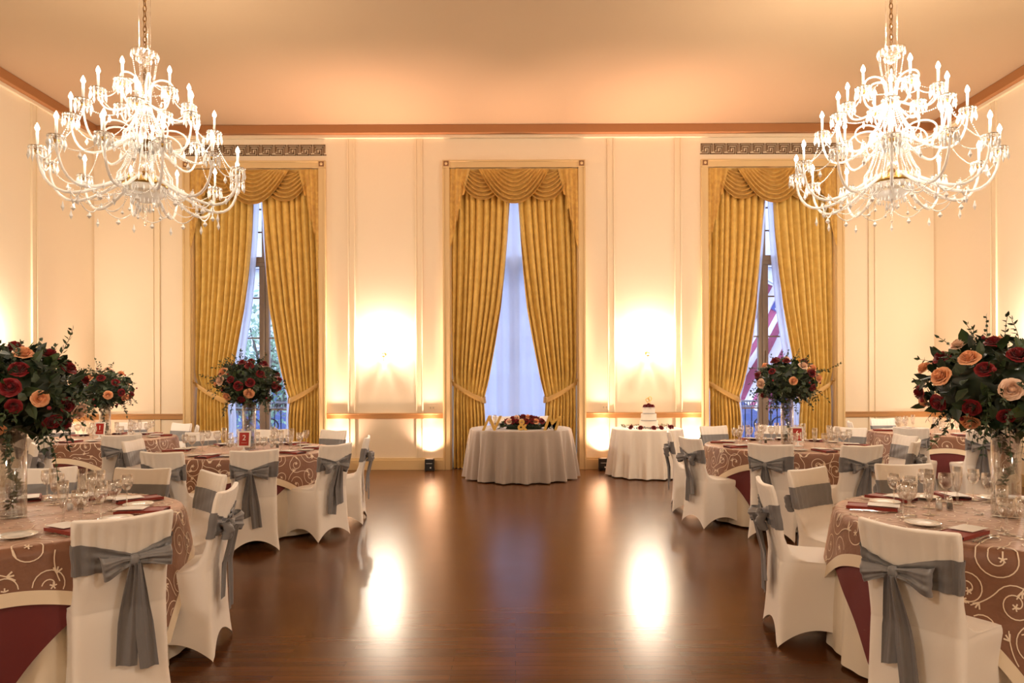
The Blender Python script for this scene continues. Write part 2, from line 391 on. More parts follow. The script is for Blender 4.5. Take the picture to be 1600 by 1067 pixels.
def band_mesh(sgn):
    pts = []
    for i in range(17):
        t = i / 16; x = .51 + .55 * t; z = 1.155 + .30 * t ** 1.25; pts.append((x, z))
    def fn(u, v):
        x, z = pts[round(u * 16)]; hh = .05 - .008 * u
        y = -.075 + .05 * (1 - sin(pi * min(1, max(0, u * 1.02)))) ** 3
        if u == 0: y = -.0
        return (sgn * (x + .012 * (v - .5)), y - .006 * cos((v - .5) * pi), z + (v - .5) * 2 * hh)
    b = MB().grid(16, 6, fn)
    def fn2(u, v):      # short return wrapping around behind the gathered edge
        x, z = pts[0]; return (sgn * (x + .012 * (v - .5) - .02 * sin(u * pi)), -.02 + u * .10, z + (v - .5) * .10 + .03 * u)
    b.grid(6, 6, fn2); return b
def swag_mesh(xl, xr, ztop, sag, y0, nf=7, wide=0.62):
    xc = (xl + xr) / 2; hw = (xr - xl) / 2
    def fn(u, v):
        s = u * 2 - 1; t = v
        e = hw * (1 - wide + wide * t)
        w = t * sag + .02
        shp = 1 - abs(s) ** (1.45 + .9 * t)
        r = cos(2 * pi * nf * t) 
        x = xc + s * e * (1 - .06 * shp * t)
        z = ztop - w * shp - .012 * r * shp
        y = y0 - (.035 + .03 * t) * (shp ** .6) - .050 * r * (shp ** .5) * (.6 + .4 * t)
        return (x, y, z)
    return MB().grid(48, 8 * nf, fn)
def jabot_mesh(sgn, y0):
    steps = [(0, 3.66), (.10, 3.78), (.12, 3.72), (.28, 4.00), (.32, 3.95), (.48, 4.20), (.55, 4.17), (.66, 4.38), (.74, 4.36), (.86, 4.60), (1, 4.62)]
    def fn(u, v):
        top = 5.05; zb = interp(steps, u); z = zb + (top - zb) * v
        x = 1.085 - u * (.25 + .10 * v)
        q = u * 4; f = q - int(q)
        y = y0 - .030 * (1 - abs(2 * f - 1)) - .012 * sin(9 * u + z * 2)
        return (sgn * x, y, z)
    return MB().grid(44, 30, fn)
names = ('left window', 'middle window', 'right window')
shared = {}
for wi, c in enumerate(WINX):
    for si, sgn in enumerate((-1, 1)):
        side = ('left', 'right')[si]
        r = empty('drape', (c, WY + .12, 0))
        tag(r, 'gold floor length drape tied back on the %s side of the %s' % (side, names[wi]), 'curtain', 'gold tied-back drapes')
        if (side, 0) not in shared:
            shared[(side, 0)] = drape_mesh(sgn, 3 + si * 5).mesh('drape_panel', 'gold_fabric'); shared[(side, 1)] = band_mesh(sgn).mesh('tieback', 'gold_band')
        for nm, me in (('drape_panel', shared[(side, 0)]), ('tieback', shared[(side, 1)])):
            o = bpy.data.objects.new(nm, me); COL.objects.link(o); o.parent = r
        tm = r.children[0]
        hk = MB().tube([(sgn * 1.062, 0, 1.47), (sgn * 1.062, -.10, 1.47), (sgn * 1.045, -.13, 1.50)], .008, 6).lathe([(0, -.014), (.014, 0), (0, .014)], 8, (sgn * 1.045, -.13, 1.51))
        hk.build('tieback_hook', 'hook_brass', r)
    v = empty('swag_valance', (c, WY, 0))
    tag(v, 'gold swag valance with three swags and side tails over the %s' % names[wi], 'valance', 'gold swag valances')
    if 'sw' not in shared:
        shared['sw'] = [swag_mesh(-1.02, -.02, 5.05, .50, .02).mesh('swag', 'gold_swag'), swag_mesh(.02, 1.02, 5.05, .52, .02).mesh('swag', 'gold_swag'), swag_mesh(-.60, .60, 5.05, .58, -.04, 8, .72).mesh('swag', 'gold_swag')]
        shared['jb'] = [jabot_mesh(s, -.03).mesh('jabot', 'gold_swag') for s in (-1, 1)]
        shared['hd'] = MB().box(-1.075, 1.075, -.005, .30, 5.02, 5.055).mesh('header_board', 'gold_swag', False)
    for nm, me in [('swag', m) for m in shared['sw']] + [('jabot', m) for m in shared['jb']] + [('header_board', shared['hd'])]:
        o = bpy.data.objects.new(nm, me); COL.objects.link(o); o.parent = v
# sheers
def sheer_full(u, v):
    x = -1.0 + 2.0 * u; return (x, .022 * sin(u * 60) + .01 * sin(u * 23 + v * 2), .02 + 5.0 * v)
s = MB().grid(240, 6, sheer_full).build('sheer_curtain', 'sheer'); s.location = (0, WY + .225, 0)
tag(s, 'white sheer curtain hanging full width behind the table for two', 'curtain')
for wi in (0, 2):
    for si, sgn in enumerate((-1, 1)):
        def fn(u, v):
            z = .02 + 5.0 * v; xi = interp(INNER, z) - .03 - .045 * min(1, (5 - z) / 3); xo = 1.065
            q = u * 9 * 2 * pi
            return (sgn * (xi + (xo - xi) * u), .020 * sin(q) + .008 * sin(q * .37 + z), z)
        s = MB().grid(100, 30, fn).build('sheer_curtain', 'sheer'); s.location = (WINX[wi], WY + .24, 0)
        tag(s, 'narrow white sheer gathered behind the %s gold drape of the %s' % (('left', 'right')[si], names[wi]), 'curtain')

# ------------------------------------------------------------------ outside the windows
g = MB().box(-40, 40, WY + 2.2, 60, -5.2, -5.0).build('street_ground', 'asphalt', smooth=False); struct(g)
for wi in (0, 1, 2):
    c = WINX[wi]
    struct(MB().box(c - 1.6, c + 1.6, WY + .5, WY + 1.45, -.25, -.05).build('balcony_slab', 'stone_pale', smooth=False))
for wi in (0, 2):
    c = WINX[wi] + .04
    r = empty('balcony_railing', (c, WY + 1.3, -.05))
    tag(r, 'ornate wrought iron balcony railing outside the %s' % names[wi], 'railing', 'balcony railings')
    MB().box(-1.5, 1.5, -.03, .03, 1.13, 1.16).box(-1.5, 1.5, -.02, .02, 1.04, 1.065).build('top_rail', 'iron_white', r, smooth=False)
    b = MB()
    for i in range(60): x = -1.475 + i * .05; b.box(x - .006, x + .006, -.006, .006, 1.065, 1.13)
    b.box(-1.5, 1.5, -.015, .015, .08, .11)
    for i in range(26): x = -1.5 + i * .12; b.box(x - .008, x + .008, -.008, .008, .08, 1.05)
    b.build('baluster_row', 'iron', r, smooth=False)
    for cx in (-.42, .42):
        b = MB()
        for sg in (-1, 1):
            for (zc, rr, dd) in ((.70, .17, 1), (.38, .17, -1)):
                b.tube([(cx + sg * (.02 + rr * (1 - cos(t)) * (1 - .05 * t)), 0, zc + dd * (rr * sin(t) * (1 - .1 * t))) for t in [i * .28 for i in range(15)]], .016, 5)
        b.tube([(cx, 0, .1), (cx, 0, .95)], .02, 6).lathe([(0, -.08), (.05, 0), (.028, .05), (0, .12)], 10, (cx, 0, .56)).lathe([(0, -.04), (.04, 0), (0, .09)], 10, (cx, 0, .93))
        b.build('scroll_ornament', 'iron', r)
# office building across the street
bd = empty('office_building', (-3, 30, -5)); tag(bd, 'pale grey stone office building across the street beyond the windows', 'building')
MB().box(-27, 30, 0, 6, 7.0, 30).build('upper_wall', 'stone_pale', bd, smooth=False)
MB().box(-27, 30, .2, 6, 0, 7.0).build('lower_wall', 'stone_dark', bd, smooth=False)
MB().box(-27, 30, -.5, .2, 6.8, 7.5).box(-27, 30, -.3, .1, 11.4, 11.8).build('cornice', 'stone_pale', bd, smooth=False)
wm = MB().box(-.75, .75, -.06, .02, 0, 2.6).mesh('window_glazing', 'far_glass', False)
fm = MB().box(-.85, -.75, -.12, .0, -.1, 2.7).box(.75, .85, -.12, 0, -.1, 2.7).box(-.85, .85, -.12, 0, 2.6, 2.7).box(-.95, .95, -.2, 0, -.22, -.1).box(-.75, .75, -.09, 0, 1.25, 1.32).mesh('window_surround', 'stone_pale', False)
for fl in range(3):
    for i in range(-4, 6):
        o = bpy.data.objects.new('window_surround', fm); COL.objects.link(o); o.parent = bd; o.location = (i * 3.6 + 1.0, 0, 8.2 + fl * 4.2)
        q = bpy.data.objects.new('window_glazing', wm); COL.objects.link(q); q.parent = o
# street tree seen through the left window
tr = empty('street_tree', (-7.0, 19.0, -5.0)); tr.scale = (1.1, 1.1, 1.32); tag(tr, 'leafy green street tree outside the left window', 'tree')
b = MB().tube([(0, 0, 0), (.1, 0, 3.5), (0, .1, 5.5)], [.22, .16, .10], 8)
rn = random.Random(5); tips = []
for i in range(14):
    a = rn.uniform(0, 2 * pi); L = rn.uniform(1.2, 2.2); z0 = rn.uniform(3.6, 5.4)
    p0 = Vector((.05, .05, z0)); p2 = p0 + Vector((cos(a) * L, sin(a) * L, rn.uniform(.8, 1.7))); p1 = (p0 + p2) / 2 + Vector((0, 0, -.15)); b.tube([p0, p1, p2], [.06, .04, .015], 5); tips += [p1, p2]
b.build('trunk', 'bark', tr)
b = MB()
for i in range(3800):
    p = Vector(rn.choice(tips)) + Vector((rn.gauss(0, .42), rn.gauss(0, .42), rn.gauss(.1, .42))); d = Vector((rn.gauss(0, 1), rn.gauss(0, 1), rn.gauss(0, .6))).normalized(); e = d.cross(Vector((rn.gauss(0, 1), rn.gauss(0, 1), rn.gauss(0, 1)))).normalized(); s = rn.uniform(.05, .09)
    b.add([p, p + (d + e * .5) * s, p + d * 2 * s, p + (d - e * .5) * s], [(0, 1, 2, 3)])
b.build('crown_foliage', 'tree_leaf', tr, smooth=False)
# striped flag hanging on a pole outside the right window
fl = empty('striped_flag', (4.6, 14.6, 0)); tag(fl, 'large red and white striped flag hanging outside the right window', 'flag')
FA = radians(-32)
def flagpt(u, v):      # u along the stripes, v across
    x = (u - .5) * 2.6; z = (v - .5) * 2.7
    X = x * sin(-FA) * .9 - z * cos(FA) * .75 ; Z = x * cos(FA) + z * .35
    return (X + .55, .12 * sin(v * 17 + u * 3) + .05 * sin(u * 9), Z + 2.30)
for k in range(13):
    b = MB().grid(24, 6, lambda u, v: flagpt(u if k < 6 else .0 + u * 1.0, (k + v) / 13))
    b.build('stripe', 'flag_red' if k % 2 == 0 else 'flag_white', fl, solid=.004)
def cant(u, v):
    p = flagpt(.80 + u * .205, v * 7 / 13); return (p[0], p[1] - .012, p[2])
b = MB().grid(12, 24, cant); b.build('canton', 'flag_blue', fl)
st = MB()
for r_ in range(5):
    for q in range(6):
        p = cant((r_ + .5) / 5, (q + .5) / 6); n0 = len(st.v)
        vs = [(p[0] + (.035 if i % 2 == 0 else .015) * sin(i * pi / 5), p[1] - .008, p[2] + (.035 if i % 2 == 0 else .015) * cos(i * pi / 5)) for i in range(10)]
        st.add(vs, [tuple(range(10))])
st.build('star_field', 'flag_white', fl, smooth=False)
a, e = Vector(flagpt(1.02, -.0)), Vector(flagpt(1.02, 1.0))
d = (e - a).normalized()
MB().tube([a - d * .35, e + d * 1.5], .03, 8).lathe([(0, -.06), (.06, 0), (0, .06)], 10, tuple(a - d * .38)).build('flag_pole', 'iron_white', fl)

# sky
wd = bpy.data.worlds.new('sky'); SC.world = wd; wd.use_nodes = True
bg = wd.node_tree.nodes['Background']; bg.inputs[0].default_value = (0.70, 0.77, 1.0, 1); bg.inputs[1].default_value = 4.0

# ------------------------------------------------------------------ lights
WARM = (1.0, 0.82, 0.62)
def point(name, loc, watt, col=WARM, r=.02):
    l = bpy.data.lights.new(name, 'POINT'); l.energy = watt; l.color = col; l.shadow_soft_size = r
    o = bpy.data.objects.new(name, l); COL.objects.link(o); o.location = loc; return o
def uplight(x, y, aim, label, watt, ang=120, group='black floor uplights'):
    r = empty('uplight', (x, y, 0), atan2(aim[0], -aim[1]) if False else 0); tag(r, label, 'uplight', group)
    MB().box(-.075, .075, -.07, .07, .012, .20).build('housing', 'black_plastic', r, smooth=False, bevel=.008)
    MB().lathe([(0, 0), (.052, 0), (.055, -.008), (.06, -.008), (.06, .004), (0.056, .004)], 20, (0, 0, .205)).build('lens', 'lens_white', r)
    MB().box(-.08, -.06, -.05, .05, 0, .05).box(.06, .08, -.05, .05, 0, .05).build('bracket', 'black_plastic', r, smooth=False)
    MB().box(-.05, .05, -.0725, -.0705, .128, .134).build('front_stripe', 'frame_white', r, smooth=False)
    MB().box(.012, .034, -.0725, -.0705, .05, .072).build('front_button', 'frame_white', r, smooth=False)
    l = bpy.data.lights.new('uplight_lamp', 'SPOT'); l.energy = watt; l.color = (1.0, .66, .50); l.spot_size = radians(ang); l.spot_blend = 1.0; l.shadow_soft_size = .04
    o = bpy.data.objects.new('uplight_lamp', l); COL.objects.link(o); o.location = (x, y, .23)
    l2 = bpy.data.lights.new('uplight_beam', 'SPOT'); l2.energy = watt * 11; l2.color = (1.0, .60, .46); l2.spot_size = radians(46); l2.spot_blend = 1.0; l2.shadow_soft_size = .04
    o2 = bpy.data.objects.new('uplight_beam', l2); COL.objects.link(o2); o2.location = (x, y, .232); o2.rotation_euler = Vector((aim[0] * -2, -.10, 1)).to_track_quat('-Z', 'Y').to_euler()
    d = Vector((aim[0], aim[1], aim[2])); o.rotation_euler = d.to_track_quat('-Z', 'Y').to_euler()
UPW = 48
ups = [((673 - 804) / 92.7, WY - .17, (0, .12, 1), 'black box uplight on the floor left of the drapes behind the table for two'),
       ((940 - 804) / 92.7, WY - .17, (0, .12, 1), 'black box uplight on the floor between the cake table and the middle window'),
       ((530 - 804) / 92.7, WY - .17, (0, .12, 1), 'black box uplight on the floor hidden by chairs right of the left window'),
       ((1081 - 804) / 92.7, WY - .17, (0, .12, 1), 'black box uplight on the floor hidden by chairs left of the right window'),
       (-SX + .2, WY - .55, (-.05, .03, 1), 'black box uplight on the floor in the far left corner'),
       (SX - .2, WY - .55, (.05, .03, 1), 'black box uplight on the floor in the far right corner')]
for i, u in enumerate(ups): uplight(*u, UPW * (.45 if i > 3 else 1))

# wall sconces
def make_sconce(loc, rz, label, watt):
    r = empty('wall_sconce', loc, rz); tag(r, label, 'wall lamp', 'two candle crystal wall sconces')
    MB().lathe([(0, -.05), (.035, -.045), (.045, 0), (.035, .045), (0, .05)], 16, (0, -.02, 0), .35).build('back_plate', 'brass', r)
    MB().lathe([(0, -.13), (.008, -.12), (.022, -.095), (.010, -.07), (.014, -.05), (.03, -.02), (.012, 0), (.02, .04), (.008, .10), (.016, .14), (0, .19)], 10, (0, -.07, 0)).build('crystal_spindle', 'crystal', r)
    MB().lathe([(0, -.012), (.022, -.008), (.034, .004), (.034, .008)], 14, (0, -.07, -.045)).build('brass_cup', 'brass', r)
    for s in (-1, 1):
        a = MB().tube([(0, -.07, -.02), (s * .05, -.075, -.06), (s * .10, -.08, -.05), (s * .125, -.08, .0), (s * .125, -.08, .04)], .007, 6).build('arm', 'crystal_bright', r)
        MB().lathe([(.006, 0), (.03, .004), (.048, .014), (.05, .018)], 14, (s * .125, -.08, .04)).build('drip_pan', 'crystal', a)
        MB().lathe([(.011, .0), (.011, .11), (0, .112)], 10, (s * .125, -.08, .05)).build('candle', 'candle_sleeve', a)
        MB().lathe([(.006, 0), (.013, .014), (.015, .026), (.009, .046), (0, .062)], 10, (s * .125, -.08, .161)).build('bulb', 'bulb_glow_bright', a)
        d = MB()
        for i in range(8): d.drop((s * .125 + .045 * cos(i * pi / 4), -.08 + .045 * sin(i * pi / 4), .05), .005, .055)
        d.build('prism_fringe', 'crystal', a, smooth=False)
        p = Matrix.Rotation(rz, 3, 'Z') @ Vector((s * .125, -.08, .187)) + Vector(loc)
        point('sconce_lamp', p, watt, (1, .90, .76), .02)
    return r
SCW = 45
make_sconce(((601 - 804) / 92.7, WY - .012, 1.95), 0, 'lit crystal wall sconce between the left and middle windows', SCW)
make_sconce(((1011 - 804) / 92.7, WY - .012, 1.95), 0, 'lit crystal wall sconce above the wedding cake', SCW)
make_sconce((-SX + .012, 8.9, 1.95), radians(90), 'crystal wall sconce on the left side wall at the picture edge', SCW)
make_sconce((SX - .012, 8.9, 1.95), radians(-90), 'crystal wall sconce on the right side wall at the picture edge', SCW)
# outlets above the chair rail
for x, t in ((675, 'left'), (945, 'right')):
    r = tag(empty('wall_outlet', ((x - 804) / 92.7, WY, 1.04)), 'small wall outlet above the chair rail %s of the middle window' % t, 'outlet', 'wall outlets')
    MB().box(-.06, .06, -.008, -.001, -.038, .038).build('cover_plate', 'trim_paint', r, smooth=False, bevel=.003)
    MB().box(-.035, -.012, -.011, -.008, -.015, .015).box(.012, .035, -.011, -.008, -.015, .015).build('socket', 'grey_plastic', r, smooth=False)

# ------------------------------------------------------------------ chandeliers
def bead_strand(b, p0, p1, sag, n, r=.006):
    p0, p1 = Vector(p0), Vector(p1)
    for i in range(n + 1):
        t = i / n; p = p0.lerp(p1, t); p.z -= sag * 4 * t * (1 - t); b.octa(p, r, r, 4)
def arm_mesh(root_r, root_z, tip_r, tip_z, dip):
    pts = []
    for i in range(13):
        t = i / 12; r = root_r + (tip_r - root_r) * (1 - (1 - t) ** 1.15) if False else root_r + (tip_r - root_r) * sin(t * pi / 2) ** .9
        z = root_z + (tip_z - root_z) * t ** 2.2 - dip * sin(pi * t) ** 1.0
        pts.append((r, 0, z))
    return pts
def make_chandelier(loc, label, glow, watt, lampcol, rot):
    X, Y = loc; R = empty('chandelier', (X, Y, 3.0), 0); tag(R, label, 'chandelier', 'tiered crystal chandeliers')
    z0 = 3.0
    # stem
    MB().lathe([(0, 3.42), (.03, 3.44), (.012, 3.50), (.03, 3.56), (.045, 3.62), (.018, 3.68), (.018, 3.78), (.03, 3.80), (.014, 3.84), (.02, 3.95), (.035, 4.05), (.015, 4.10), (.02, 4.2), (.04, 4.27), (.018, 4.32), (.03, 4.42), (.036, 4.5), (.016, 4.56), (.012, 4.64), (0, 4.66)], 14, (0, 0, -z0)).build('stem', 'crystal', R)
    MB().lathe([(.0, 3.50), (.035, 3.52), (.014, 3.60)], 12, (0, 0, -z0)).build('brass_fitting', 'dark_brass', R)
    MB().lathe([(.016, 3.74), (.03, 3.77), (.10, 3.83), (.11, 3.84), (.02, 3.855)], 20, (0, 0, -z0)).build('brass_fitting', 'dark_brass', R)
    MB().lathe([(.012, 4.1), (.03, 4.13), (.07, 4.19), (.02, 4.2)], 16, (0, 0, -z0)).build('brass_fitting', 'dark_brass', R)
    MB().lathe([(.01, 4.24), (.026, 4.28), (.012, 4.31), (.026, 4.38), (.012, 4.43), (.02, 4.5), (.008, 4.56)], 12, (0, 0, -z0)).build('brass_fitting', 'dark_brass', R)
    # bowl with brass gallery
    MB().lathe([(0, 3.24), (.04, 3.245), (.11, 3.27), (.165, 3.32), (.185, 3.38), (.19, 3.40)], 28, (0, 0, -z0)).build('glass_bowl', 'crystal_bright', R)
    g = MB().lathe([(.186, 3.40), (.20, 3.405), (.203, 3.43), (.19, 3.435), (.186, 3.40)], 32, (0, 0, -z0))
    for i in range(20): a = i * pi / 10; g.lathe([(.012, 0), (.012, .012), (.006, .03), (0, .045)], 6, (.19 * cos(a), .19 * sin(a), 3.435 - z0))
    g.build('brass_gallery', 'brass', R)
    MB().lathe([(0, 3.02), (.012, 3.03), (.018, 3.05), (.008, 3.07), (.022, 3.10), (.010, 3.13), (.03, 3.17), (.012, 3.21), (.02, 3.24)], 12, (0, 0, -z0)).build('finial', 'crystal', R)
    d = MB()
    for i in range(22):
        a = i * 2 * pi / 22; d.drop((.185 * cos(a), .185 * sin(a), 3.39 - z0), .010, .075)
        d.drop((.12 * cos(a), .12 * sin(a), 3.275 - z0), .008, .06)
    for i in range(10): a = i * 2 * pi / 10; d.drop((.05 * cos(a), .05 * sin(a), 3.22 - z0), .008, .075)
    for i in range(6):
        a = i * 2 * pi / 6 + .3; q0 = Vector((.17 * cos(a), .17 * sin(a), 3.31 - z0)); bead_strand(d, q0, q0 + Vector((.03 * cos(a), .03 * sin(a), -.15)), 0, 10, .006); d.drop(q0 + Vector((.03 * cos(a), .03 * sin(a), -.15)), .016, .045)
    d.build('bowl_prisms', 'crystal_solid', R, smooth=False)
    # crown canopies
    c = MB().lathe([(.02, 4.66), (.06, 4.665), (.115, 4.69), (.125, 4.72), (.12, 4.725)], 20, (0, 0, -z0)).lathe([(.02, 4.62), (.05, 4.60), (.075, 4.63)], 16, (0, 0, -z0))
    c.build('top_canopy', 'crystal', R)
    d = MB()
    for i in range(16):
        a = i * pi / 8; d.drop((.12 * cos(a), .12 * sin(a), 4.715 - z0), .009, .07)
        q0 = (.12 * cos(a), .12 * sin(a), 4.69 - z0)
        if i % 2 == 0: bead_strand(d, q0, (.05 * cos(a), .05 * sin(a), 4.27 - z0), .02, 26, .005)
    for i in range(24):
        a = i * pi / 12; bead_strand(d, (.03 * cos(a), .03 * sin(a), 4.26 - z0), (.19 * cos(a), .19 * sin(a), 3.90 - z0), .06, 20, .0085)
        bead_strand(d, (.11 * cos(a), .11 * sin(a), 3.86 - z0), (.24 * cos(a), .24 * sin(a), 3.50 - z0), .05, 22, .0085); d.drop((.24 * cos(a), .24 * sin(a), 3.50 - z0), .013, .10)
        d.drop((.19 * cos(a), .19 * sin(a), 3.90 - z0), .014, .11); d.drop((.10 * cos(a), .10 * sin(a), 3.83 - z0), .012, .10); d.drop((.06 * cos(a), .06 * sin(a), 4.2 - z0), .011, .10)
    d.build('bead_cascade', 'crystal_solid', R, smooth=False)
    # chain and beaded cords to the ceiling
    ch = MB()
    for i in range(int((CEIL - 4.72) / .05)):
        z = 4.74 + i * .05 - z0; a = (i % 2) * pi / 2
        ch.tube([(cos(a) * .016 * cos(t), sin(a) * .016 * cos(t), z + .033 * sin(t)) for t in [k * pi / 4 for k in range(9)]], .005, 4, False)
    ch.build('chain', 'dark_brass', R)
    cd = MB()
    for (dx, dy) in ((-.055, 0), (-.025, .04), (.03, .04), (.055, 0), (.045, -.03)):
        for i in range(int((CEIL - 4.73) / .017)): cd.octa((dx, dy, 4.73 + i * .017 - z0), .0075, .0075, 4)
    cd.build('beaded_cord', 'crystal', R, smooth=False)
    MB().lathe([(0, CEIL - .10), (.05, CEIL - .09), (.12, CEIL - .03), (.13, CEIL - .002)], 24, (0, 0, -z0)).build('ceiling_rose', 'brass', R)
    # arms
    tiers = [(12, .10, 3.50, .865, 3.575, .27, 0.0, .017), (8, .09, 3.88, .62, 3.98, .22, .25, .014), (6, .05, 4.20, .39, 4.24, .11, .4, .012)]
    cups = {}
    for ti, (n, r0, za, r1, zb, dip, ph, th) in enumerate(tiers):
        pts = arm_mesh(r0, za - z0, r1, zb - z0, dip)
        am = MB().tube(pts, [th * (1 - .35 * i / 12) for i in range(13)], 8).mesh('arm', 'crystal_bright')
        tip = pts[-1]
        cup = MB().lathe([(0, -.03), (.008, -.028), (.018, -.012), (.026, .004), (.010, .006)], 12, tip).mesh('brass_cup', 'brass')
        pan = MB().lathe([(.010, 0), (.035, .004), (.062, .022), (.072, .040), (.064, .026), (.034, .010)], 20, tip).mesh('drip_pan', 'crystal')
        cn = MB().lathe([(.0115, .0), (.0115, .17), (.0, .172)], 10, (tip[0], 0, tip[2] + .01)).mesh('candle', 'candle_sleeve')
        bl = MB().lathe([(.007, 0), (.017, .014), (.020, .028), (.012, .052), (0, .075)], 10, (tip[0], 0, tip[2] + .182)).mesh('bulb', glow)
        fr = MB()
        for i in range(12):
            a = i * pi / 6; q = (tip[0] + .068 * cos(a), .068 * sin(a), tip[2] + .034); fr.octa((q[0], q[1], q[2] - .008), .009, .009, 5); fr.drop((q[0], q[1], q[2] - .018), .0125, .105 if i % 2 == 0 else .075)
        frm = fr.mesh('prism_fringe', 'crystal_solid', False)
        cups[ti] = []
        for i in range(n):
            a = ph + rot + i * 2 * pi / n
            arm = bpy.data.objects.new('arm', am); COL.objects.link(arm); arm.parent = R; arm.rotation_euler = (0, 0, a)
            for nm, me in (('brass_cup', cup), ('drip_pan', pan), ('candle', cn), ('bulb', bl), ('prism_fringe', frm)):
                o = bpy.data.objects.new(nm, me); COL.objects.link(o); o.parent = arm
            p = (tip[0] * cos(a), tip[0] * sin(a), tip[2]); cups[ti].append(p)
            point('candle_lamp', (X + p[0], Y + p[1], z0 + p[2] + .215), watt, lampcol, .014)
    # garlands
    b = MB()
    L = cups[0]
    for i in range(12):
        p, q = Vector(L[i]), Vector(L[(i + 1) % 12])
        ip, iq = p * .72, q * .72; ip.z = iq.z = 3.30 - z0
        bead_strand(b, ip, iq, .12, 26, .0085); m = (ip + iq) / 2; m.z -= .12; b.drop(m, .024, .07)
        e = Vector((p.x * .19 / .865, p.y * .19 / .865, 3.40 - z0)); bead_strand(b, ip, e, .14, 30, .008)
        bead_strand(b, p + Vector((0, 0, .02)), Vector(cups[1][(i * 8 // 12) % 8]), .10, 30, .007); bead_strand(b, p, q, .10, 26, .008); b.drop((p + q) / 2 - Vector((0, 0, .10)), .018, .08)
        h = p * .5; h.z = 3.36 - z0; b.drop(h, .018, .10); b.drop(p * .78 + Vector((0, 0, -.16 - p.z * .22 + .0)), .016, .10)
        b.drop(ip, .018, .07)
    for i in range(8):
        p, q = Vector(cups[1][i]), Vector(cups[1][(i + 1) % 8]); bead_strand(b, p * .99, q * .99, .09, 26, .008); b.drop((p + q) / 2 - Vector((0, 0, .09)), .017, .08)
        m = p * .55; m.z = 3.80 - z0; b.drop(m, .018, .11); bead_strand(b, m, (p.x * .11 / .66, p.y * .11 / .66, 3.85 - z0), .07, 14, .008)
    for i in range(6):
        p, q = Vector(cups[2][i]), Vector(cups[2][(i + 1) % 6]); bead_strand(b, p, q, .07, 22, .0075)
        bead_strand(b, p, (0.04 * cos(i), .04 * sin(i), 4.5 - z0), .05, 20, .005)
    b.build('bead_garland', 'crystal_solid', R, smooth=False)
    # unlit scrolls curling outward near the top and between tiers
    def scroll(z, r0, out, up, n, ph, nm):
        pts = []
        for i in range(17):
            t = i / 16; a = pi - t * pi * 1.45; rr = 1 - .35 * t
            pts.append((r0 + out * .55 + out * .55 * cos(a) * rr, 0, z - z0 + up * sin(min(a, pi) if a > 0 else a) * rr))
        pts = [(r0, 0, z - z0 - .20), (r0, 0, z - z0 - .08)] + pts
        me = MB().tube(pts, [.010] * 8 + [.010 * (1 - .05 * k) for k in range(len(pts) - 8)], 6).mesh(nm, 'crystal_bright')
        dr = MB().drop(pts[-1], .014, .06).mesh('scroll_drop', 'crystal_solid', False)
        for i in range(n):
            o = bpy.data.objects.new(nm, me); COL.objects.link(o); o.parent = R; o.rotation_euler = (0, 0, ph + rot + i * 2 * pi / n)
            q = bpy.data.objects.new('scroll_drop', dr); COL.objects.link(q); q.parent = o
    scroll(4.36, .05, .22, .10, 6, .0, 'scroll_arm')
    scroll(3.86, .09, .30, .12, 8, .1, 'scroll_arm')
    return R
make_chandelier((-3.60, 6.67), 'large tiered crystal chandelier with lit candle bulbs, over the left tables', 'bulb_glow', 6.0, (1, .88, .72), .13)
make_chandelier((3.69, 6.67), 'very bright tiered crystal chandelier over the right hand tables', 'bulb_glow_bright', 9.5, (1, .89, .74), .02)

# fill lights added behind the camera, standing in for an assumed second chandelier pair
for x in (-3.6, 3.7):
    point('rear_fill', (x, -.6, 3.9), 125, (1, .88, .74), .45)
# ------------------------------------------------------------------ chairs
RINGS = [(0.0, .235, -.245, .225), (.08, .222, -.236, .215), (.20, .212, -.226, .206), (.32, .210, -.220, .202), (.41, .216, -.216, .204), (.445, .220, -.214, .206),
         (.462, .212, -.213, .203), (.472, .190, -.212, .198), (.477, .12, -.212, .196), (.479, .03, -.212, .195), (.484, -.05, -.213, .194), (.497, -.105, -.214, .192), (.52, -.142, -.216, .190),
         (.56, -.168, -.219, .188), (.61, -.188, -.225, .187), (.66, -.200, -.231, .189), (.72, -.211, -.240, .193), (.78, -.222, -.251, .198), (.84, -.234, -.263, .202), (.885, -.245, -.274, .203), (.897, -.248, -.276, .200), (.901, -.256, -.268, .192)]
NP = 96
def per(k):
    s, t = divmod(k % NP, NP // 4); t = t / (NP // 4) * 2 - 1
    t = sin(t * pi / 2) * .7 + t * .3
    return [(t, -1), (1, t), (-t, 1), (-1, -t)][s]
def ringpar(z):
    tab = RINGS
    for r0, r1 in zip(tab, tab[1:]):
        if z <= r1[0]:
            f = (z - r0[0]) / (r1[0] - r0[0]); return [r0[i] + (r1[i] - r0[i]) * f for i in (1, 2, 3)]
    return tab[-1][1:]
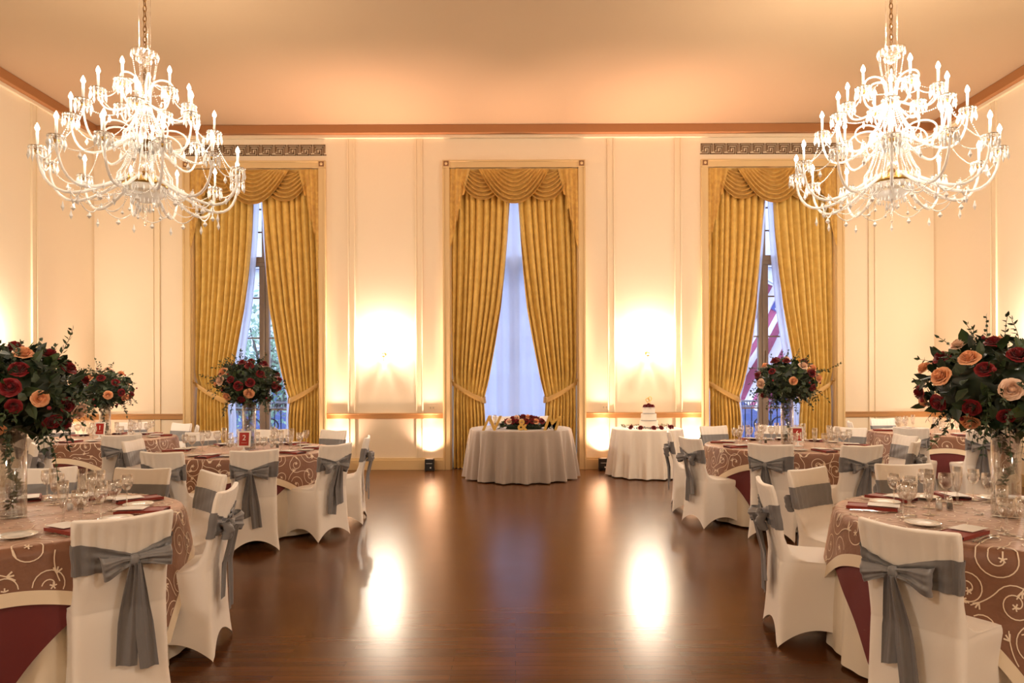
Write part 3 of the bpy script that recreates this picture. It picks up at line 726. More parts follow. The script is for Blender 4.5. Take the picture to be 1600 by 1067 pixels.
def cover_pt(a, b, z, off=0.0, par=None):
    yf, yb, hx = par or ringpar(z)
    zz = min(z, .44); m = min(abs(a), abs(b)) ** 1.0
    pin = .022 * (1 - m * m) * (1 - zz / .44)
    yc, hy = (yf + yb) / 2, (yf - yb) / 2
    bh = interp([(0, .213), (.16, .196), (.44, .190), (.5, .189)], z) if z < .5 else hx
    x = a * (hx + (min(hx, bh) - hx) * (1 - b) / 2 - (pin if abs(a) > abs(b) else 0) + off); y = yc + b * (hy - (pin if abs(b) >= abs(a) else 0) + off)
    X0 = hx + (min(hx, bh) - hx) * (1 - b) / 2 + off; Y0 = hy + off; rc = min(.034, Y0 * .95)
    dx, dy = abs(a) * X0 - (X0 - rc), abs(b) * Y0 - (Y0 - rc)
    if dx > 0 and dy > 0:
        dl = sqrt(dx * dx + dy * dy); kx_, ky_ = rc * (dx / dl) - dx, rc * (dy / dl) - dy
        x += math.copysign(1, a) * kx_; y += math.copysign(1, b) * ky_
    if z < .44:
        hem = .105 * (1 - m ** 2.0); z = hem + z * (.44 - hem) / .44
    back = smooth01((z - .5) / .15)
    y -= back * .016 * (1 - a * a)
    if z > .6:
        rib = smooth01((z - .6) / .05) * smooth01((.89 - z) / .02); y += (-1 if b < 0 else .4) * -.0075 * cos(a * 2 * pi * 3.6) * rib * (abs(b) > .9)
        z += .012 * smooth01((z - .8) / .09) * (a * a - .6)
    else:
        if .455 < z < .49 and b > -.5: z += .012 * (1 - a * a) * smooth01((.22 - y) / .1)
    return (x, y, z)
def chair_cover():
    b = MB()
    rows = []
    for i in range(len(RINGS) - 1):
        n = 3 if i in (1, 2, 3) else 2 if i > 13 else 1
        for j in range(n): rows.append([RINGS[i][q] + (RINGS[i + 1][q] - RINGS[i][q]) * j / n for q in range(4)])
    rows.append(list(RINGS[-1]))
    for r in rows:
        for k in range(NP): b.v.append(cover_pt(*per(k), r[0], 0, r[1:]))
    for j in range(len(rows) - 1):
        for k in range(NP):
            a = j * NP + k; c = j * NP + (k + 1) % NP; b.f.append((a, c, c + NP, a + NP)); b.mi.append(0)
    o = (len(rows) - 1) * NP
    b.f.append(tuple(o + k for k in range(NP))); b.mi.append(0)
    return b
def sash_meshes(seed):
    r = random.Random(seed); out = []
    zk = .715 + r.uniform(-.015, .015); kx = r.uniform(-.05, .05)
    drop = r.uniform(.0, .03)
    def band(u, v):
        k = u * NP; a, bb = per(int(round(k))); off = .006
        if bb < -.99:
            t = 1 - min(1, abs(a - kx / .19) / 1.0); t = t ** 1.2; top = .795 + (zk + .022 - .795) * t; bot = .655 + (zk - .028 - .655) * t
            off += .006 * sin(v * 5 * pi + a * 3) * t * (1 - t) * 3 + .010 * t
        else: top, bot = .795, .655; off += .0015 * sin(v * 9 + a * 5)
        return cover_pt(a, bb, bot + (top - bot) * v, off)
    out.append(('sash', MB().grid(NP, 14, band, True)))
    yk = -.275
    for s in (-1, 1):
        L = r.uniform(.12, .16); W = r.uniform(.095, .125); dr = r.uniform(-.05, .45); ph = r.uniform(0, 6)
        def loop(u, v, s=s, L=L, W=W, dr=dr, ph=ph):
            e = sin(pi * u); x = L * e ** .8; d = .033 * sin(2 * pi * u) * e + .012 * (u - .5)
            w = .030 + (W - .030) * e ** .9; q = (v - .5) * w
            y = yk - .012 + d * 1.2 + .009 * sin(v * 3 * pi + ph) * (1 - e * .6) + .004 * sin(v * 7 * pi + ph + e * 2) * (1 - .5 * e) - .018 * e * (1 - (2 * v - 1) ** 2)
            X = x * cos(dr) + q * sin(dr) * .9; Z = -x * sin(dr) + q * cos(dr)
            return (kx + s * X, y, zk + Z)
        out.append(('bow_loop', MB().grid(22, 18, loop)))
    out.append(('knot', MB().lathe([(0, -.026), (.018, -.022), (.023, -.008), (.020, .010), (.016, .022), (0, .027)], 14, (0, 0, 0), .8).xf(Matrix.Translation((kx, yk - .018, zk)) @ Matrix.Rotation(r.uniform(-.3, .3), 4, 'Y'))))
    for s in (-1, 1):
        L = r.uniform(.36, .50); sp = r.uniform(.005, .045); W = r.uniform(.075, .105); ph = r.uniform(0, 6); sl = r.uniform(-.04, .04)
        def tail(u, v, s=s, L=L, sp=sp, W=W, ph=ph, sl=sl):
            w = .026 + (W - .026) * min(1, u * 1.7) ** .8; q = (v - .5) * w
            x = kx + s * (.010 + sp * u + .012 * u) + q; z = zk - .01 - L * u + sl * (v - .5) * u
            sy = -.226 - (z - .5) * .17 if z > .5 else -.224 - (.5 - z) * .03
            y = sy - .028 - (.012 if s > 0 else 0) - .020 * (1 - u) + .011 * sin(v * 2.6 * pi + ph + u * 1.5) * (1 - .4 * u) + .0035 * sin(v * 7 * pi + ph * 2 + u * 2) * (1 - .6 * u)
            return (x, y, z)
        out.append(('sash_tail', MB().grid(18, 24, lambda u, v: tail(v, u))))
    return out
cover_me = chair_cover().mesh('chair_cover', 'chair_fabric')
SASH = []
for sd in (1, 4, 9, 12):
    SASH.append([(n, b.mesh(n, 'sash_satin')) for n, b in sash_meshes(sd)])
def link(name, me, parent):
    o = bpy.data.objects.new(name, me); COL.objects.link(o); o.parent = parent; return o
CN = [0]
def chair(x, y, face, label, bow=True, group='white covered banquet chairs with grey sashes', var=None, toponly=False):
    n = sqrt(face[0] ** 2 + face[1] ** 2); fx, fy = face[0] / n, face[1] / n
    rz = atan2(-fx, fy)
    R = empty('banquet_chair', (x + fx * .262, y + fy * .262, 0), rz); tag(R, label, 'chair', group)
    link('chair_cover', cover_me, R)
    v = SASH[(var if var is not None else CN[0]) % 4]; CN[0] += 1
    if not bow: return R
    s = link('sash', v[0][1], R)
    for nm, me in v[1:]: link(nm, me, s)
    return R

# ------------------------------------------------------------------ cloths
def drape_pt(u, v, R, z0, nf, amp, ph, flare=0.05, off=0.0, full=.75):
    rho = sqrt(u * u + v * v); th = atan2(v, u)
    if rho <= R: return (u, v, z0 + off)
    h = rho - R; e = .025
    if h < e * 1.57: q = h / e; rr = R + e * sin(q); zz = z0 - e * (1 - cos(q))
    else: rr = R + e; zz = z0 - e - (h - e * 1.57)
    k = min(1, h / full); f = cos(nf * th + ph + .8 * sin(2 * th + ph)) * .7 + .3 * cos((nf * 2 + 1) * th + ph * 2)
    rr += amp * k ** .8 * (f + .25) + flare * k + off
    
    return (rr * cos(th), rr * sin(th), zz + off * (1 if h < e else 0))
def round_cloth(R, z0, hang, nf, amp, ph, flare=.06, n=360):
    rows = [0.0001, R * .5, R * .97, R, R + .012, R + .025, R + .04] + [R + .04 + (hang - .04) * i / 16 for i in range(1, 17)]
    b = MB()
    def fn(u, v):
        r = rows[round(v * (len(rows) - 1))]; return drape_pt(r * cos(2 * pi * u), r * sin(2 * pi * u), R, z0, nf, amp, ph, flare, 0, hang)
    return b.grid(n, len(rows) - 1, fn, True)
def sq_rho(th, half, rot):
    t = th - rot; return half / max(abs(cos(t)), abs(sin(t)))
def square_cloth(R, z0, half, rot, nf, amp, ph, inset0=None, inset=0.0, off=0.0, flare=.05, n=400):
    """square cloth (or just its border strip when inset0 is given) draped over the round top"""
    b = MB()
    fr = [i / 18 for i in range(19)]
    def fn(u, v):
        th = 2 * pi * u; f = v
        if inset0 is None:
            rm = sq_rho(th, half - inset, rot)
            rows = [0.0001, .5 * R, R * .96, R, R + .012, R + .025]; k = round(v * 24)
            rho = rows[k] if k < 6 else R + .025 + (max(rm, R + .03) - R - .025) * (k - 5) / 19
        else:
            r0, r1 = sq_rho(th, half - inset0, rot), sq_rho(th, half, rot); rho = r0 + (r1 - r0) * v
        rho = min(rho, (half - (inset if inset0 is None else 0)) * 1.36 - (0 if inset0 is None else inset0 * (1 - v)) * 1.0)
        return drape_pt(rho * cos(th), rho * sin(th), R, z0, nf, amp, ph, flare, off)
    return b.grid(n, 24 if inset0 is None else 4, fn, True)
def embroidery(R, z0, half, rot, nf, amp, ph, seed, flare=.05):
    r = random.Random(seed); lines = []
    step = .185; m = int(half / step) + 1
    for i in range(-m, m + 1):
        for j in range(-m, m + 1):
            cx, cy = (i + (j % 2) * .5) * step + r.uniform(-.02, .02), j * step * .87 + r.uniform(-.02, .02)
            s = r.choice((-1, 1)); a0 = r.uniform(0, 2 * pi); R0 = r.uniform(.062, .082); turns = r.uniform(1.3, 1.7)
            pts = []
            for q in range(34):
                t = q / 33; rr = R0 * (1 - t) ** .8 + .010; a = a0 + s * turns * 2 * pi * t; pts.append((cx + rr * cos(a), cy + rr * sin(a)))
            lead = []
            tx, ty = -sin(a0) * s, cos(a0) * s
            for q in range(8, 0, -1):
                t = q / 8; lead.append((pts[0][0] - tx * .13 * t + cos(a0) * .05 * t * t, pts[0][1] - ty * .13 * t + sin(a0) * .05 * t * t))
            lines.append((lead + pts, .0025))
            fx, fy = pts[-1]
            for q in range(5):
                a = q * 2 * pi / 5 + a0; lines.append(([(fx, fy), (fx + .016 * cos(a), fy + .016 * sin(a))], .003))
            lx, ly = lead[2]
            for q in (-.7, 0, .7):
                a = a0 + q + pi * .5; lines.append(([(lx, ly), (lx + .028 * cos(a), ly + .028 * sin(a))], .0035))
    b = MB(); c, s_ = cos(rot), sin(rot); lim = half - .065
    for pts, w in lines:
        prev = None
        for i, (x, y) in enumerate(pts):
            if max(abs(x), abs(y)) > lim: prev = None; continue
            j = min(i + 1, len(pts) - 1); k = max(i - 1, 0)
            dx, dy = pts[j][0] - pts[k][0], pts[j][1] - pts[k][1]; L = sqrt(dx * dx + dy * dy) or 1
            nx, ny = -dy / L * w, dx / L * w
            q = []
            for (px, py) in ((x + nx, y + ny), (x - nx, y - ny)):
                px, py = px * c - py * s_, px * s_ + py * c
                rho = sqrt(px * px + py * py); mx = half * 1.30
                if rho > mx: q = None; break
                q.append(drape_pt(px, py, R, z0, nf, amp, ph, flare, .0178))
            if q is None: prev = None; continue
            o = len(b.v); b.v += q
            if prev is not None: b.f.append((prev, prev + 1, o + 1, o)); b.mi.append(0)
            prev = o
    return b
def round_table(cx, cy, R, phrase, seed, rot1, rot2, half1=1.0, half2=1.0):
    g = 'floor length ivory tablecloths'
    o = round_cloth(R - .006, TZ - .006, .752, 17, .026, seed, .03).build('tablecloth', 'ivory_cloth'); o.location = (cx, cy, 0)
    tag(o, 'floor length ivory cloth, bottom layer on the %s' % phrase, 'tablecloth', g)
    o = square_cloth(R, TZ - .003, half2, rot2, 8, .024, seed * 2.3, off=.005, flare=.095).build('burgundy_cloth', 'burgundy_cloth'); o.location = (cx, cy, 0)
    tag(o, 'dark burgundy square cloth under the embroidered overlay of the %s' % phrase, 'tablecloth', 'burgundy middle cloths')
    ph = seed * 2.3
    o = square_cloth(R, TZ, half1, rot1, 8, .024, ph, inset=.06, off=.015, flare=.105).build('table_overlay', 'bronze_organza'); o.location = (cx, cy, 0)
    tag(o, 'bronze organza overlay with cream scroll embroidery on the %s' % phrase, 'tablecloth', 'embroidered bronze overlays')
    square_cloth(R, TZ, half1, rot1, 8, .024, ph, inset0=.06, off=.0155, flare=.105).build('satin_border', 'cream_band', o)
    e = embroidery(R, TZ, half1, rot1, 8, .024, ph, seed, .105); 
    # lift to sit on the overlay
    e2 = e.build('scroll_embroidery', 'thread', o, smooth=False); e2.location = (0, 0, .0)
    return o

# ------------------------------------------------------------------ table ware meshes
WARE = {}
WARE['water_goblet'] = [('bowl', MB().lathe([(.006, .075), (.022, .084), (.036, .108), (.040, .135), (.037, .168), (.0355, .168), (.0385, .135), (.034, .11), (.02, .087), (0, .08)], 20).mesh('bowl', 'glass')),
                        ('stem', MB().lathe([(0, 0), (.035, .001), (.036, .003), (.012, .007), (.006, .015), (.008, .03), (.0055, .04), (.009, .055), (.006, .075)], 16).mesh('stem', 'glass'))]
WARE['wine_glass'] = [('bowl', MB().lathe([(.004, .095), (.018, .102), (.030, .125), (.033, .15), (.029, .185), (.028, .185), (.0315, .15), (.028, .127), (.016, .105), (0, .098)], 20).mesh('bowl', 'glass')),
                      ('stem', MB().lathe([(0, 0), (.033, .001), (.034, .003), (.010, .006), (.004, .012), (.004, .095)], 16).mesh('stem', 'glass'))]
WARE['champagne_flute'] = [('bowl', MB().lathe([(.004, .07), (.015, .082), (.023, .12), (.026, .17), (.025, .215), (.024, .215), (.0245, .17), (.021, .12), (.013, .085), (0, .075)], 18).mesh('bowl', 'glass')),
                           ('stem', MB().lathe([(0, 0), (.031, .001), (.032, .003), (.009, .006), (.005, .02), (.007, .04), (.004, .07)], 16).mesh('stem', 'glass'))]
WARE['bread_plate'] = [(None, MB().lathe([(0, .003), (.045, .003), (.052, .006), (.078, .013), (.082, .016), (.081, .018), (.05, .010), (.044, .006), (0, .006)], 32).mesh('bread_plate', 'china'))]
def cut(name, prof, z=.004):
    b = MB()
    n = len(prof); vs = [(-w, y, z + c) for (y, w, c) in prof] + [(w, y, z + c) for (y, w, c) in prof] + [(0, y, z + c - .002) for (y, w, c) in prof]
    fs = [(i, i + 2 * n, i + 2 * n + 1, i + 1) for i in range(n - 1)] + [(i + 2 * n, i + n, i + n + 1, i + 2 * n + 1) for i in range(n - 1)]
    b.add(vs, fs)
    return b
fk = cut('fork', [(-.10, .006, 0), (-.09, .008, .001), (-.03, .0035, .004), (.02, .003, .006), (.035, .010, .004), (.055, .012, .002)])
for q in (-.010, -.0035, .0035, .010): fk.box(q - .0013, q + .0013, .054, .095, .004, .0055)
WARE['dinner_fork'] = [(None, fk.mesh('dinner_fork', 'steel', False))]
WARE['dinner_knife'] = [(None, cut('knife', [(-.115, .006, 0), (-.10, .008, .001), (0, .006, .003), (.01, .010, .002), (.08, .009, .001), (.11, .002, .001)]).mesh('dinner_knife', 'steel', False))]
WARE['soup_spoon'] = [(None, cut('spoon', [(-.095, .006, 0), (-.085, .007, .001), (-.02, .003, .004), (.03, .003, .004), (.045, .013, .003), (.065, .019, .001), (.085, .014, .003), (.094, .004, .004)]).mesh('soup_spoon', 'steel'))]
def napkin_b():
    b = MB()
    for k, (dz, sh) in enumerate(((0.0, 0), (.007, .003), (.014, .006))):
        def fn(u, v, dz=dz, sh=sh): return ((u - .5) * (.125 - sh), (v - .5) * (.25 - sh * 2), .003 + dz + .003 * sin(u * pi) + .002 * sin(v * 5 + dz * 300))
        b.grid(8, 10, fn)
    b.box(-.062, .062, -.125, .125, .001, .004)
    e = MB()
    for x in (-.0615, .0615): b.grid(1, 10, lambda u, v, x=x: (x * (1 + .02 * u), (v - .5) * .25, .003 + .016 * u))
    return b
WARE['folded_napkin'] = [(None, napkin_b().mesh('folded_napkin', 'napkin'))]
WARE['menu_card'] = [(None, MB().box(-.052, .052, -.02, .135, .0255, .0275).mesh('menu_card', 'card_white', False))]
def shaker(fill):
    return [('glass_body', MB().lathe([(0, 0), (.018, .0), (.019, .004), (.015, .05), (.013, .056)], 12).mesh('glass_body', 'glass')),
            ('filling', MB().lathe([(0, .004), (.015, .004), (.0135, .036), (0, .038)], 12).mesh('filling', fill)),
            ('lid', MB().lathe([(.0145, .054), (.0145, .062), (.010, .070), (0, .072)], 12).mesh('lid', 'steel'))]
WARE['salt_shaker'] = shaker('salt'); WARE['pepper_shaker'] = shaker('pepper')
CATS = {'water_goblet': 'glass', 'wine_glass': 'glass', 'champagne_flute': 'glass', 'bread_plate': 'plate', 'dinner_fork': 'fork', 'dinner_knife': 'knife', 'soup_spoon': 'spoon', 'folded_napkin': 'napkin', 'menu_card': 'card', 'salt_shaker': 'shaker', 'pepper_shaker': 'shaker'}
GRP = {'water_goblet': 'water goblets', 'wine_glass': 'wine glasses', 'champagne_flute': 'champagne flutes', 'bread_plate': 'bread plates', 'dinner_fork': 'dinner forks', 'dinner_knife': 'dinner knives', 'soup_spoon': 'spoons', 'folded_napkin': 'burgundy napkins', 'menu_card': 'menu cards', 'salt_shaker': 'salt shakers', 'pepper_shaker': 'pepper shakers'}
LOOK = {'water_goblet': 'short wide water goblet', 'wine_glass': 'tall stemmed wine glass', 'champagne_flute': 'slender champagne flute', 'bread_plate': 'small white bread plate', 'dinner_fork': 'steel fork', 'dinner_knife': 'steel knife', 'soup_spoon': 'steel spoon', 'folded_napkin': 'folded burgundy napkin', 'menu_card': 'white menu card on the napkin', 'salt_shaker': 'glass salt shaker', 'pepper_shaker': 'glass pepper shaker'}
def put(kind, x, y, z, rz, label):
    parts = WARE[kind]
    if parts[0][0] is None:
        o = link(kind, parts[0][1], None)
    else:
        o = empty(kind)
        for nm, me in parts: link(nm, me, o)
    o.location = (x, y, z); o.rotation_euler = (0, 0, rz); tag(o, label, CATS[kind], GRP[kind]); return o
TOP = TZ + .018
def setting(tb, R, ang, where, phrase, rnd, full=True, glasses=True):
    cx, cy = tb; c, s = cos(ang), sin(ang); rz = ang + pi / 2      # local +y points to the table centre
    def at(lx, ly):    # lx: diner's right, ly: distance in from the rim
        r = R - ly; return (cx + r * c - lx * s, cy + r * s + lx * c)
    if not (-15 < 804 + 1067 * at(0, .3)[0] / max(.5, at(0, .3)[1]) < 1625): return
    items = [('folded_napkin', .0, .155, 0), ('menu_card', 0.0, .155, 0), ('bread_plate', -.20, .23, 0)]
    if glasses: items += [('water_goblet', .115, .33, 0), ('wine_glass', .20, .29, 0), ('champagne_flute', .07, .42, 0)]
    if full: items += [('dinner_fork', -.092, .145, 0), ('dinner_knife', .092, .15, 0), ('soup_spoon', .118, .14, 0)]
    j = rnd.uniform(-.12, .12)
    for kind, lx, ly, _ in items:
        x, y = at(lx + rnd.uniform(-.012, .012) * (kind not in ('folded_napkin', 'menu_card')), ly + rnd.uniform(-.012, .012) * (kind not in ('folded_napkin', 'menu_card')))
        put(kind, x, y, TOP, rz + j * (kind in ('folded_napkin', 'menu_card')), '%s at the %s place of the %s' % (LOOK[kind], where, phrase))

# ------------------------------------------------------------------ table number stands
def table_number(x, y, num, phrase, rz=0):
    r = empty('table_number', (x, y, TOP), rz); tag(r, 'white framed red card with the numeral %s, standing before the tall vase' % num, 'sign', 'table number cards')
    M = Matrix.Translation((0, 0, .045)) @ Matrix.Rotation(radians(-8), 4, 'X')
    f = MB(); w, h, t = .0655, .165, .016
    f.box(-w, w, -.006, .006, 0, t).box(-w, w, -.006, .006, h - t, h).box(-w, -w + t, -.006, .006, t, h - t).box(w - t, w, -.006, .006, t, h - t)
    f.xf(M).build('frame', 'frame_white', r, smooth=False, bevel=.002)
    MB().box(-w + t, w - t, -.002, .002, t, h - t).xf(M).build('red_panel', 'card_red', r, smooth=False)
    MB().lathe([(0, 0), (.045, .0), (.046, .006), (.02, .014), (.010, .024), (.008, .05), (0, .052)], 20).build('foot', 'frame_white', r)
    me = text_mesh(num, .078, .0006); me.materials.append(MATS['card_white'])
    me.transform(M @ Matrix.Translation((0, -.0035, h * .57)) @ Matrix.Rotation(radians(90), 4, 'X')); link('numeral', me, r)
    b = MB()
    for i in range(7): b.box(-.026 + i * .008, -.021 + i * .008, -.0032, -.0022, .042, .046)
    b.xf(M).build('caption_line', 'rose_blush', r, smooth=False)

# ------------------------------------------------------------------ flowers
def leaf(b, p, d, nrm, L, W, bend=.15):
    d = Vector(d).normalized(); nrm = Vector(nrm); s = d.cross(nrm)
    if s.length < 1e-4: s = d.cross(Vector((.3, .5, .8)))
    s.normalize(); n = s.cross(d).normalized(); p = Vector(p)
    v = [p, p + d * L * .35 + s * W * .5 + n * L * .06, p + d * L * .35 - s * W * .5 + n * L * .06, p + d * L * .7 + s * W * .36 - n * L * bend * .3, p + d * L * .7 - s * W * .36 - n * L * bend * .3, p + d * L - n * L * bend, p + d * L * .35, p + d * L * .7 - n * L * bend * .5]
    b.add(v, [(0, 1, 6), (0, 6, 2), (6, 1, 3, 7), (2, 6, 7, 4), (7, 3, 5), (4, 7, 5)])
def rvec(r): return Vector((r.gauss(0, 1), r.gauss(0, 1), r.gauss(0, 1))).normalized()
def sprig(b, sb, p, d, L, r, size=.03, round_=False, droop=.0):
    d = Vector(d).normalized(); p = Vector(p); pts = [p.copy()]; n = max(5, int(L / (size * .8)))
    for i in range(n):
        d = (d + Vector((r.gauss(0, .06), r.gauss(0, .06), -droop * .12 + r.gauss(0, .04)))).normalized(); p = p + d * (L / n); pts.append(p.copy())
        for s in (-1, 1):
            sd = (d.cross(rvec(r))).normalized(); dd = (sd * s + d * .7).normalized(); q = size * r.uniform(.8, 1.2) * (1 - .35 * i / n)
            leaf(b, p, dd, rvec(r), q, q * (.85 if round_ else .42))
    leaf(b, p, d, rvec(r), size, size * .45); sb.tube(pts, .0016, 3, False)
def rose_mesh(name, m, seed):
    r = random.Random(seed); b = MB()
    b.lathe([(0, -.006), (.010, .0), (.013, .012), (.009, .026), (0, .028)], 10)
    for ring, (n, rad, h, op) in enumerate(((2, .009, .041, .0), (3, .014, .039, .05), (3, .0195, .036, .2), (4, .025, .032, .5), (5, .031, .025, .8), (5, .037, .016, 1.0))):
        for i in range(n):
            a0 = i * 2 * pi / n + ring * .7 + r.uniform(-.1, .1)
            def fn(u, v, a0=a0, n=n, rad=rad, h=h, op=op):
                e = (2 * u - 1); aw = pi / n * 1.22; a = a0 + e * aw * (.45 + .55 * sin(min(1, v * 1.1) * pi * .6))
                rr = .006 + (rad - .006) * (v ** .6) + .0045 * (op + .3) * max(0, v - .72) * 3.4 - .0016 * e + .0012 * sin(e * 7 + n); z = -.004 + h * (v ** (1 + .3 * op)) * (1 - .30 * abs(e) ** 3) - .007 * op * max(0, v - .75) * 4
                return (rr * cos(a), rr * sin(a), z)
            b.grid(8, 6, fn)
    return b.mesh(name, m)
ROSE = {'red': rose_mesh('red_rose', 'rose_red', 1), 'peach': rose_mesh('peach_rose', 'rose_peach', 2), 'blush': rose_mesh('blush_rose', 'rose_blush', 3)}
BERRY = MB().lathe([(0, -.011), (.008, -.008), (.011, 0), (.008, .008), (0, .011)], 8).mesh('berry', 'rose_red')
def lumpy(b, c, rx, ry, rz, r, n=22):
    def fn(u, v):
        a, e = u * 2 * pi, (v - .5) * pi; k = 1 + .08 * sin(5 * a + 3 * e) + .06 * sin(9 * e + 4 * a)
        return (c[0] + rx * k * cos(a) * cos(e), c[1] + ry * k * sin(a) * cos(e), c[2] + rz * k * sin(e))
    b.grid(n, n // 2, fn, True)
def orient(o, p, d, s, spin):
    o.location = p; q = Vector(d).to_track_quat('Z', 'Y'); o.rotation_mode = 'QUATERNION'; o.rotation_quaternion = q @ Matrix.Rotation(spin, 3, 'Z').to_quaternion(); o.scale = (s, s, s)
def arrangement(x, y, zv, seed, phrase, rx=.33, rz=.24, nred=17, npeach=9, hang=None, vaseh=.50, detail=1.0, big=1.0, spray=()):
    r = random.Random(seed)
    # vase
    v = empty('cylinder_vase', (x, y, TOP)); tag(v, 'tall clear glass cylinder vase with greenery inside on the %s' % phrase, 'vase', 'tall glass vases')
    MB().lathe([(0, 0), (.064, 0), (.066, .003), (.066, vaseh), (.063, vaseh), (.063, .012), (0, .010)], 32).build('glass_wall', 'vase_glass', v)
    MB().lathe([(0, .011), (.0625, .011), (.0625, .035), (0, .035)], 24).build('water', 'glass', v)
    o = empty('flower_arrangement', (x, y, TOP + vaseh)); tag(o, 'round red and peach rose arrangement atop the tall vase on the %s' % phrase, 'flowers', 'rose centrepieces')
    zc = rz * .78
    core = MB(); lumpy(core, (0, 0, zc), rx * .74, rx * .74, rz * .74, r); core.build('filler_core', 'leaf_dark', o)  # dark ball added inside to block the view through the leaves
    L1, L2, L3, ST = MB(), MB(), MB(), MB()
    def surf(k=1.0):
        d = rvec(r); 
        return Vector((d.x * rx * k, d.y * rx * k, zc + d.z * rz * k)), Vector((d.x / rx, d.y / rx, d.z / rz)).normalized()
    for i in range(int(620 * detail)):
        p, n = surf(r.uniform(.66, .95)); d = (n * .8 + rvec(r) * .9).normalized(); S = r.uniform(.05, .085) * big; leaf(L1 if r.random() < .62 else L2, p, d, n + rvec(r) * .5, S, S * r.uniform(.45, .62))
    for i in range(int(70 * detail)):
        p, n = surf(.85); S = r.uniform(.05, .07); leaf(L3, p, (n + rvec(r) * .7), n, S, S * .85)
    for i in range(int(52 * detail)):
        p, n = surf(.80); sprig(r.choice((L1, L2, L2)), ST, p, n + Vector((0, 0, -.25)) + rvec(r) * .3, r.uniform(.10, .19), r, .034, droop=.8)
    for i in range(12):
        p, n = surf(.8); sprig(L3, ST, p, n + rvec(r) * .3, r.uniform(.12, .20), r, .028, True, droop=.4)
    for (ax, az, L, dr) in spray:
        sprig(L2, ST, (ax * rx * .75, -.1, zc + az * rz * .7), (ax, -.15, az), L, r, .036, droop=dr)
    for i in range(5):      # hanging trails under the ball
        a = r.uniform(0, 2 * pi); sprig(L1, ST, (.6 * rx * cos(a), .6 * rx * sin(a), zc - rz * .5), (.5 * cos(a), .5 * sin(a), -1), r.uniform(.14, .24), r, .04, droop=1.2)
    # vine running down inside the vase
    V = MB(); VS = MB(); p = Vector((.01, 0, 0)); pts = []
    for i in range(30):
        t = i / 29; q = Vector((.025 * sin(t * 9 + seed), .025 * cos(t * 7), -t * (vaseh - .05))); pts.append(q)
        for s in range(4): d = rvec(r); d.z *= .6; d *= 1; L = r.uniform(.026, .042); e = Vector((q.x + d.x * L, q.y + d.y * L, 0)); L = L if e.length < .058 else .018; leaf(V, q, d, rvec(r), L, L * .45)
    VS.tube(pts, .002, 4); 
    V.build('vine_leaves', 'leaf_mid', o, smooth=False); VS.build('vine_stem', 'stem', o)
    L1.build('dark_foliage', 'leaf_dark', o, smooth=False); L2.build('ruscus_foliage', 'leaf_mid', o, smooth=False); L3.build('eucalyptus_foliage', 'leaf_grey', o, smooth=False); ST.build('stem_foliage', 'stem', o, smooth=False)
    # roses spread evenly over the ball, more where it faces the room
    tot = nred + npeach; kinds = ['red'] * nred + ['peach'] * (npeach * 2 // 3) + ['blush'] * (npeach - npeach * 2 // 3); r.shuffle(kinds); used = []
    for k in kinds:
        for _ in range(60):
            d = rvec(r)
            if d.z < -.75 or (d.y > .55 and r.random() < .6): continue
            if all((d - e).length > .33 for e in used): break
        used.append(d); p = Vector((d.x * rx * .96, d.y * rx * .96, zc + d.z * rz * .98)); n = Vector((d.x / rx, d.y / rx, d.z / rz)).normalized()
        q = link(k + '_rose', ROSE[k], o); orient(q, p, n + Vector((0, -.2, .15)), r.uniform(1.0, 1.35) if k != 'red' else r.uniform(.9, 1.25), r.uniform(0, 6))
    for i in range(14): p, n = surf(r.uniform(1.0, 1.10)); q = link('berry', BERRY, o); q.location = p
    return o

